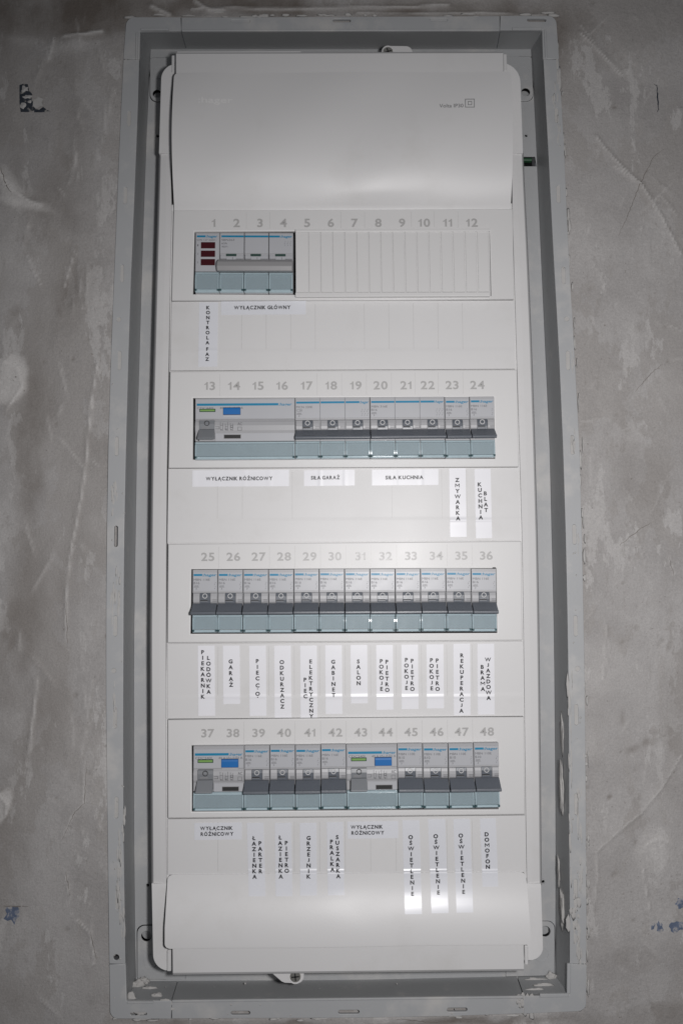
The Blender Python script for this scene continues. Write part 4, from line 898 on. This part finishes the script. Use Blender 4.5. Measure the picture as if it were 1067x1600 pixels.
def main_switch(label):
    root = empty_at('main_switch', label, 'main switch', None); P = 17.5
    for k in range(3):
        x0 = k * P; part('body', pole_body(x0, x0 + P, 28.8), M_BODY, root, .18)
        mb = MB(); mb.box(x0 + .3, x0 + P - .3, 0, .7, -15.2, -1.0); fp = part('face_plate', mb, M_FACE, root, .12)
        xe = 17.2 if k < 2 else 8.0
        mb = MB(); mb.add([(x0 + (1.2 if k == 0 else .31), -.04, -3.7), (x0 + xe, -.04, -3.7), (x0 + xe, -.04, -2.3), (x0 + (1.2 if k == 0 else .31), -.04, -2.3)], [[0, 1, 2, 3]]); flat('blue_bar', mb, M_BLUE, fp)
        if k == 2:
            mb = MB(); text_local(mb, HAGER, x0 + 8.3, x0 + 16.6, -3.8, 1.75, -.05, .022, slant=.12); flat('brand_lettering', mb, M_BLUE, fp)
            mb = MB()
            for q in range(3):
                xx = x0 + 11.5 + q * 2.0
                for za, zb, dx in ((-6.2, -6.8, .4), (-7.4, -8.6, -.5), (-9.0, -9.8, 0)): mb.add([(xx, -.04, za), (xx + .22, -.04, za), (xx + .22 + dx, -.04, zb), (xx + dx, -.04, zb)], [[0, 1, 2, 3]])
            flat('contact_symbol', mb, M_PRINT, fp)
        if k == 0:
            mb = MB(); text_local(mb, 'SBN363', 1.4, 10.4, -6.3, 1.4, -.05); text_local(mb, '63A', 1.4, 5.4, -8.8, 1.4, -.05); text_local(mb, '400V~', 1.4, 6.4, -11.2, 1.3, -.05); flat('rating_lettering', mb, M_PRINT, fp)
        mb = MB(); mb.extr([(1.7, -15.5), (.6, -15.6), (.2, -17.5), (.1, -19.0), (1.7, -19.4)], x0 + .5, x0 + P - .5); part('flank', mb, M_FACE, root, .12)
        mb = MB(); mb.box(x0 + 4.6, x0 + 12.0, -.1, .6, -17.4, -15.7); w = part('position_window', mb, M_DKGREEN, root, .1)
        mb = MB(); mb.box(x0 + 4.9, x0 + 11.7, -.2, .6, -20.0, -17.6); part('window_tongue', mb, M_FACE, w, .1)
        mb = MB(); mb.box(x0 + 9.2, x0 + 9.5, -.3, .1, -19.8, -18.2); part('tongue_mark', mb, M_PRINT, w)
    mb = MB(); mb.extr([(1.5, -20.6), (-4.2, -21.4), (-7.0, -24.0), (-7.4, -27.4), (-6.0, -30.4), (1.5, -29.2)], -.5, 52.2, [0, -.2, -.4, -.6, -.5, 0]); part('lever', mb, M_LTG, root, .5, 2)
    for k in range(3): label_holder(root, k * P, k * P + P, -29.2)
    return root

ROWS = {1: (305.5, 363, 458.5, 363, 4), 2: (305, 622, 772, 619, 12), 3: (300.8, 890, 775, 888, 12), 4: (302, 1166, 779, 1161, 12)}
def place(root, row, pos):
    x0, y0, x1, y1, n = ROWS[row]; a, b = at(x0, y0, YM), at(x1, y1, YM); d = b - a; t = pos / n; L = math.hypot(d[0], d[2])
    q = a + d * t; root.location = q; root.rotation_euler = (0, -math.atan2(d[2], d[0]), 0); j = random.Random(row * 100 + pos * 7); root.location = q + np.array([0, (j.random() - .5) * .0005, (j.random() - .5) * .0003]); root.rotation_euler = (0, -math.atan2(d[2], d[0]) + (j.random() - .5) * .006, (j.random() - .5) * .012)
    s = L / n / .0175; root.scale = (s, 1, 1)
def dup(o, label=None):
    c = o.copy(); col.objects.link(c)
    if label: c['label'] = label
    for ch in list(o.children):
        k = ch.copy(); col.objects.link(k); k.parent = c
        for g in list(ch.children):
            h = g.copy(); col.objects.link(h); h.parent = k
    return c

place(indicator('grey phase indicator module with three dark red windows under printed number 1'), 1, 0)
place(main_switch('three-pole main switch with a long light grey lever under numbers 2 to 4'), 1, 1)
place(rcd(4, 'wide four-module residual current device with blue test button under numbers 13 to 16', 'CDC440J', '40 A IΔn 0,03 A'), 2, 0)
place(mcb(3, 'three-pole breaker marked C20 with one long dark lever under numbers 17 to 19', 'MCN 320E', 'C20'), 2, 4)
place(mcb(3, 'three-pole breaker marked B16 with one long dark lever under numbers 20 to 22', 'MBN 316E', 'B16'), 2, 7)
proto = mcb(1, 'single breaker above the ZMYWARKA label, under printed number 23', 'MBN 116E', 'B16')
place(proto, 2, 10)
b16 = [(2, 11, 'single breaker above the KUCHNIA BLAT label, under printed number 24')]
names3 = ['PIEKARNIK LODÓWKA', 'GARAŻ', 'PIEC C.O.', 'ODKURZACZ', 'ELEKTRYCZNY PIEC', 'GABINET', 'SALON', 'first POKOJE PIETRO', 'second POKOJE PIETRO', 'third POKOJE PIETRO', 'REKUPERACJA', 'BRAMA WJAZDOWA']
for k, t in enumerate(names3): b16.append((3, k, f'single breaker above the {t} label, under printed number {25 + k}'))
names4 = {2: 'ŁAZIENKA PARTER', 3: 'ŁAZIENKA PIETRO', 4: 'GRZEJNIK', 5: 'PRALKA SUSZARKA'}
for k, t in names4.items(): b16.append((4, k, f'single breaker above the {t} label, under printed number {37 + k}'))
for row, k, lab in b16: place(dup(proto, lab), row, k)
p2 = None
for k, t in {8: 'first OŚWIETLENIE', 9: 'second OŚWIETLENIE', 10: 'third OŚWIETLENIE', 11: 'DOMOFON'}.items():
    lab = f'single breaker marked B10 above the {t} label, under printed number {37 + k}'
    if p2 is None: p2 = mcb(1, lab, 'MBN 110E', 'B10'); place(p2, 4, k)
    else: place(dup(p2, lab), 4, k)
r2 = rcd(2, 'two-module residual current device with blue test button at the left end of the bottom row', 'CDC240J', '40 A IΔn 0,03 A'); place(r2, 4, 0)
place(dup(r2, 'two-module residual current device with blue test button in the middle of the bottom row'), 4, 6)

# small black fleck on the upper right of the third row
c = at(771.5, 887.5, YD); mb = MB(); mb.box(c[0] / MM - 1.1, c[0] / MM + 1.1, YD / MM - .6, YD / MM + .3, c[2] / MM - .5, c[2] / MM + .5)
link('catch', mb.mesh(.1), M_BLACK, strips[2])

# blanking plate of snap-off segments
blank = thing('blanking_plate', Vector(at(613, 463, -.005)), 'cream ribbed blanking plate of snap-off segments under numbers 5 to 12', 'blanking plate')
xe = [461.5] + [482 + 18.78 * k for k in range(15)] + [764]
for k in range(16):
    a = at(xe[k] + .12, 362.5 - k * .1, -.0055); b = at(xe[k + 1] - .12, 456.5 - k * .05, -.0055)
    a0 = at(xe[k] + .35, 362.5, -.0055); xb0, xb1 = at(xe[k] + .6 + (k * .0), 456.5, -.0055)[0], at(xe[k + 1] + .6 - .7, 456.5, -.0055)[0]
    o_ = np.array([0, .003, 0]); v = [np.array([a[0], -.0055, a[2]]), np.array([b[0], -.0055, a[2]]), np.array([b[0] + .0003, -.0055, b[2]]), np.array([a[0] + .0003, -.0055, b[2]])]
    link('blank_segment', finish(v + [q + o_ for q in v], [[0, 1, 2, 3], [7, 6, 5, 4], [0, 4, 5, 1], [1, 5, 6, 2], [2, 6, 7, 3], [3, 7, 4, 0]], .00028), M_STRIP, blank)
a, b = at(462, 359, -.0045), at(766, 462, -.0045); mb = MB(); mb.box(a[0] / MM, b[0] / MM, -4.6, -3.0, b[2] / MM, a[2] / MM); link('backing', mb.mesh(), M_STRIP, blank)
for y0, y1, dep in [(358, 361.8, -.0062), (457.2, 463, -.0068)]:
    a, b = at(461.5, y0, dep), at(765.5, y1 - .5, dep); mb = MB(); mb.box(a[0] / MM, b[0] / MM, dep / MM, dep / MM + 4, b[2] / MM, a[2] / MM); link('edge_rail', mb.mesh(.35, 2), M_STRIP, blank)

# ------------------------------------------------------------------ stuck-on labels
def surf(row, py, px=0, ridges=None):
    r_i = row - 1; y = strip_y(r_i, py)
    if row == 4:
        if py > 1358:
            t = min(1, max(0, (py - 1358) / 10)); fy = -out_bot(max(py + 4 * (px - 262) / 560, 1366)) ; y = lerp(y, fy, t * t * (3 - 2 * t)) if py < 1368 else fy
            u = (px - 260) / 565; y += warp_bot(u, py) if py > 1366 else 0
            y = min(y, YS - .0002 if py < 1366 else y)
    y -= (.00032 if row != 1 else .0002) * math.exp(-((py - (CREASE[r_i] if row < 4 else 1361.5)) / 2.6) ** 2)
    for rx in ridges or []: y -= .00012 * math.exp(-((px - rx) / 2.4) ** 2)
    return y - .00025
def add_label(row, rect, texts, label, mtl, ridges=None, cap=5.7, tilt=0.0, narrow=None):
    """rect in pixels; texts = list of ('v', x_top, x_bottom, [(char, y)...]) or ('h', x0, x1, y, string)."""
    x0, y0, x1, y1 = rect; hor = ridges is not None
    ys = sorted(set(list(np.linspace(y0, y1, 14)) + [y for d in (-5, -3.5, -2, -1, 0, 1, 2, 3.5, 5) for y in [(CREASE[row - 1] if row < 4 else 1361.5) + d] if y0 < y < y1] + [y for y in np.arange(1364, 1430, 5) if row == 4 and y0 < y < y1]))
    rows = []; nx = 44 if hor else 4
    for y in ys:
        t = (y - y0) / (y1 - y0); sh = tilt * t
        rows.append((x0 + sh, x1 + sh, y, y - (1 if hor else .3), (lambda y_, a, b: (lambda u: surf(row, y_, lerp(a, b, u), ridges)))(y, x0 + sh, x1 + sh)))
    base = at((x0 + x1) / 2, y1, surf(row, y1, (x0 + x1) / 2))
    me = sheet(rows, nx, .0002); o = bpy.data.objects.new('adhesive_label', me); me.name = 'adhesive_label'; me.materials.append(mtl)
    me.transform(Matrix.Translation(-Vector(base))); o.location = base; col.objects.link(o); setp(o, label, 'label', 'adhesive labels on the board')
    me.shade_smooth(); me.set_sharp_from_angle(angle=math.radians(40))
    V, Fc = [], []
    for t in texts:
        if t[0] == 'v':
            _, xt, xb, chars = t; ya, yb = chars[0][1], chars[-1][1]
            for ch, py in chars:
                px = lerp(xt, xb, (py - ya) / (yb - ya)) if yb > ya else xt
                v, f = capitals(ch, .042); xa, xz = min(q[0] for q in v), max(q[0] for q in v); k = len(V)
                for x, z in v:
                    qx, qy = px + (x - (xa + xz) / 2) * cap / CAP * 1.04, py + cap / 2 - z * cap / CAP; q = at(qx, qy, surf(row, qy, qx)); q[1] -= .00016; V.append(q)
                Fc += [[k + i for i in p_] for p_ in f]
        else:
            _, xa_, xb_, py, s = t; v, f = capitals(s, .036); xa, xz = min(q[0] for q in v), max(q[0] for q in v); k = len(V)
            for x, z in v:
                u = (x - xa) / (xz - xa); qx, qy = lerp(xa_, xb_, u), py + (cap - .4) / 2 - z * (cap - .4) / CAP - u * .6; q = at(qx, qy, surf(row, qy, qx, ridges)); q[1] -= .00016; V.append(q)
            Fc += [[k + i for i in p_] for p_ in f]
    me2 = flatmesh(V, Fc); me2.transform(Matrix.Translation(-Vector(base))); t_o = bpy.data.objects.new('printed_lettering', me2); me2.name = 'printed_lettering'; me2.materials.append(M_INK); t_o.parent = o; col.objects.link(t_o)
def vt(s, x0, x1, ya, yb): return ('v', x0, x1, [(c, lerp(ya, yb, i / max(1, len(s) - 1))) for i, c in enumerate(s)])
def vspec(x0, x1, items): return ('v', x0, x1, items)
add_label(1, (311.5, 472.5, 341, 573), [vspec(325.5, 324, [('K', 480.8), ('O', 488.5), ('N', 496.3), ('T', 504), ('R', 512), ('O', 519.8), ('L', 527.8), ('A', 535.5), ('F', 545.5), ('A', 553.6), ('Z', 561.3)])], 'pale tape label reading KONTROLA FAZ below the phase indicator', M_TAPE2, tilt=-1.5, cap=5.0)
add_label(1, (345.5, 469.5, 478, 492), [('h', 366, 454, 480.8, 'WYŁĄCZNIK GŁÓWNY')], 'pale tape label reading WYŁĄCZNIK GŁÓWNY below the main switch', M_TAPE2, ridges=[383, 421, 459])
add_label(2, (301, 735, 451.5, 760.5), [('h', 322, 426, 748, 'WYŁĄCZNIK RÓŻNICOWY')], 'white label reading WYŁĄCZNIK RÓŻNICOWY on one line below the wide four-module device', M_TAPE, ridges=[303.5, 343, 382, 421.5])
add_label(2, (475, 735, 554, 759.5), [('h', 486, 531, 746.6, 'SIŁA GARAŻ')], 'white label reading SIŁA GARAŻ below the C20 breaker', M_TAPE, ridges=[500.5, 539])
add_label(2, (581, 734, 684.5, 758.5), [('h', 602, 661, 746.3, 'SIŁA KUCHNIA')], 'white label reading SIŁA KUCHNIA below the three-pole B16 breaker', M_TAPE, ridges=[618, 658])
add_label(2, (701.5, 732, 727, 839), [vt('ZMYWARKA', 714, 715.3, 750, 810)], 'white upright label reading ZMYWARKA', M_TAPE, tilt=1.6)
add_label(2, (741, 733, 766, 841), [vt('KUCHNIA', 749, 750.8, 757, 808.5), vt('BLAT', 757.8, 759, 771, 797)], 'white upright label reading KUCHNIA BLAT', M_TAPE, tilt=2.4)
L3 = [((309.5, 1009, 335.5, 1118.5), [vt('PIEKARNIK', 317, 317.5, 1019, 1088.5), vt('LODÓWKA', 326, 326.5, 1028, 1081)], 'PIEKARNIK LODÓWKA'), ((348.5, 1009, 374.5, 1100), [vt('GARAŻ', 360.6, 361.4, 1033.5, 1070)], 'GARAŻ'),
      ((389.5, 1009, 415.5, 1118.5), [vspec(402.3, 402.8, [('P', 1033), ('I', 1042), ('E', 1051), ('C', 1060), ('C', 1071), ('.', 1074), ('O', 1084), ('.', 1087)])], 'PIEC C.O.'), ((428.5, 1009, 454.5, 1121.5), [vt('ODKURZACZ', 440.5, 441.3, 1034.5, 1104)], 'ODKURZACZ'),
      ((469, 1009, 495, 1121.5), [vt('ELEKTRYCZNY', 485.5, 486.5, 1033.5, 1119), vt('PIEC', 476.8, 477.3, 1062, 1088)], 'ELEKTRYCZNY PIEC'), ((508, 1008.5, 534, 1115.5), [vt('GABINET', 520.5, 521.2, 1034, 1086)], 'GABINET'),
      ((547.5, 1008, 573.5, 1099), [vt('SALON', 559.7, 560.3, 1033.5, 1067.5)], 'SALON'), ((587.5, 1008, 613.5, 1109), [vt('POKOJE', 595.6, 596, 1033, 1076.3), vt('PIETRO', 604.3, 604.8, 1034, 1078)], 'first'),
      ((626.8, 1007.5, 652.8, 1108), [vt('POKOJE', 634.7, 635, 1031, 1075), vt('PIETRO', 643.8, 644, 1032.5, 1076.5)], 'second'), ((666, 1007, 692.5, 1107), [vt('POKOJE', 673.8, 674.3, 1031.5, 1075.5), vt('PIETRO', 682.8, 683.3, 1032, 1076.5)], 'third'),
      ((708, 1006, 734, 1117.5), [vt('REKUPERACJA', 721.5, 720.5, 1024, 1110.5)], 'REKUPERACJA'), ((745.5, 1006, 771.5, 1116.5), [vt('BRAMA', 753, 754, 1042, 1076.5), vt('WJAZDOWA', 761.8, 763, 1030.5, 1090.5)], 'BRAMA WJAZDOWA')]
nb = {'first': 'white upright label reading POKOJE PIETRO below number 32, just right of SALON', 'second': 'white upright label reading POKOJE PIETRO below number 33, middle of three alike', 'third': 'white upright label reading POKOJE PIETRO below number 34, beside REKUPERACJA'}
for rc, tx, nm in L3: add_label(3, rc, tx, nb.get(nm, f'white upright label reading {nm}'), M_TAPE, tilt=.8)
add_label(4, (304, 1286, 378, 1312.5), [('h', 313, 364, 1294.3, 'WYŁĄCZNIK'), ('h', 314, 365, 1303.3, 'RÓŻNICOWY')], 'pale label reading WYŁĄCZNIK RÓŻNICOWY on two lines, left of the ŁAZIENKA labels', M_TAPE2, ridges=[342])
add_label(4, (543, 1284, 622, 1310.5), [('h', 548, 598, 1292.3, 'WYŁĄCZNIK'), ('h', 549, 600, 1301.5, 'RÓŻNICOWY')], 'pale label reading WYŁĄCZNIK RÓŻNICOWY on two lines, between SUSZARKA and OŚWIETLENIE', M_TAPE2, ridges=[581])
for rc, tx, lab, tl in [((386, 1286, 412, 1400.5), [vt('ŁAZIENKA', 396.8, 398, 1309.5, 1369.8), vt('PARTER', 406.5, 407.5, 1317.5, 1361.3)], 'pale upright label reading ŁAZIENKA PARTER', 3), ((429.5, 1286, 455.5, 1400.5), [vt('ŁAZIENKA', 437.7, 439, 1308.5, 1369.5), vt('PIETRO', 447.5, 448.2, 1317, 1360.5)], 'pale upright label reading ŁAZIENKA PIETRO', 1.5),
        ((468.5, 1286, 494.5, 1399.5), [vt('GRZEJNIK', 482.2, 482.4, 1309.3, 1369.5)], 'pale upright label reading GRZEJNIK', .6), ((510.5, 1285, 536, 1399), [vt('PRALKA', 518, 519.5, 1315, 1358.7), vt('SUSZARKA', 526.8, 528.6, 1308, 1369)], 'pale upright label reading PRALKA SUSZARKA', 2),
        ((628.5, 1282, 655, 1428.5), [vt('OŚWIETLENIE', 641.3, 644.3, 1308, 1396.5)], 'pale upright label reading OŚWIETLENIE below number 45, nearest RÓŻNICOWY', 4), ((668.5, 1280, 695, 1427), [vt('OŚWIETLENIE', 680.4, 684.8, 1306.5, 1394.5)], 'pale upright label reading OŚWIETLENIE below number 46, middle of three alike', 5.5),
        ((708, 1280, 734, 1426), [vt('OŚWIETLENIE', 719.5, 724, 1305.5, 1393.5)], 'pale upright label reading OŚWIETLENIE below number 47, beside DOMOFON', 5), ((749.5, 1279, 774, 1385.5), [vt('DOMOFON', 759.8, 761.8, 1303.5, 1354.3)], 'pale upright label reading DOMOFON', 4)]:
    add_label(4, rc, tx, lab, M_TAPE2 if 'OŚW' not in lab else M_TAPE2, tilt=tl, cap=5.8)
bpy.context.view_layer.update()
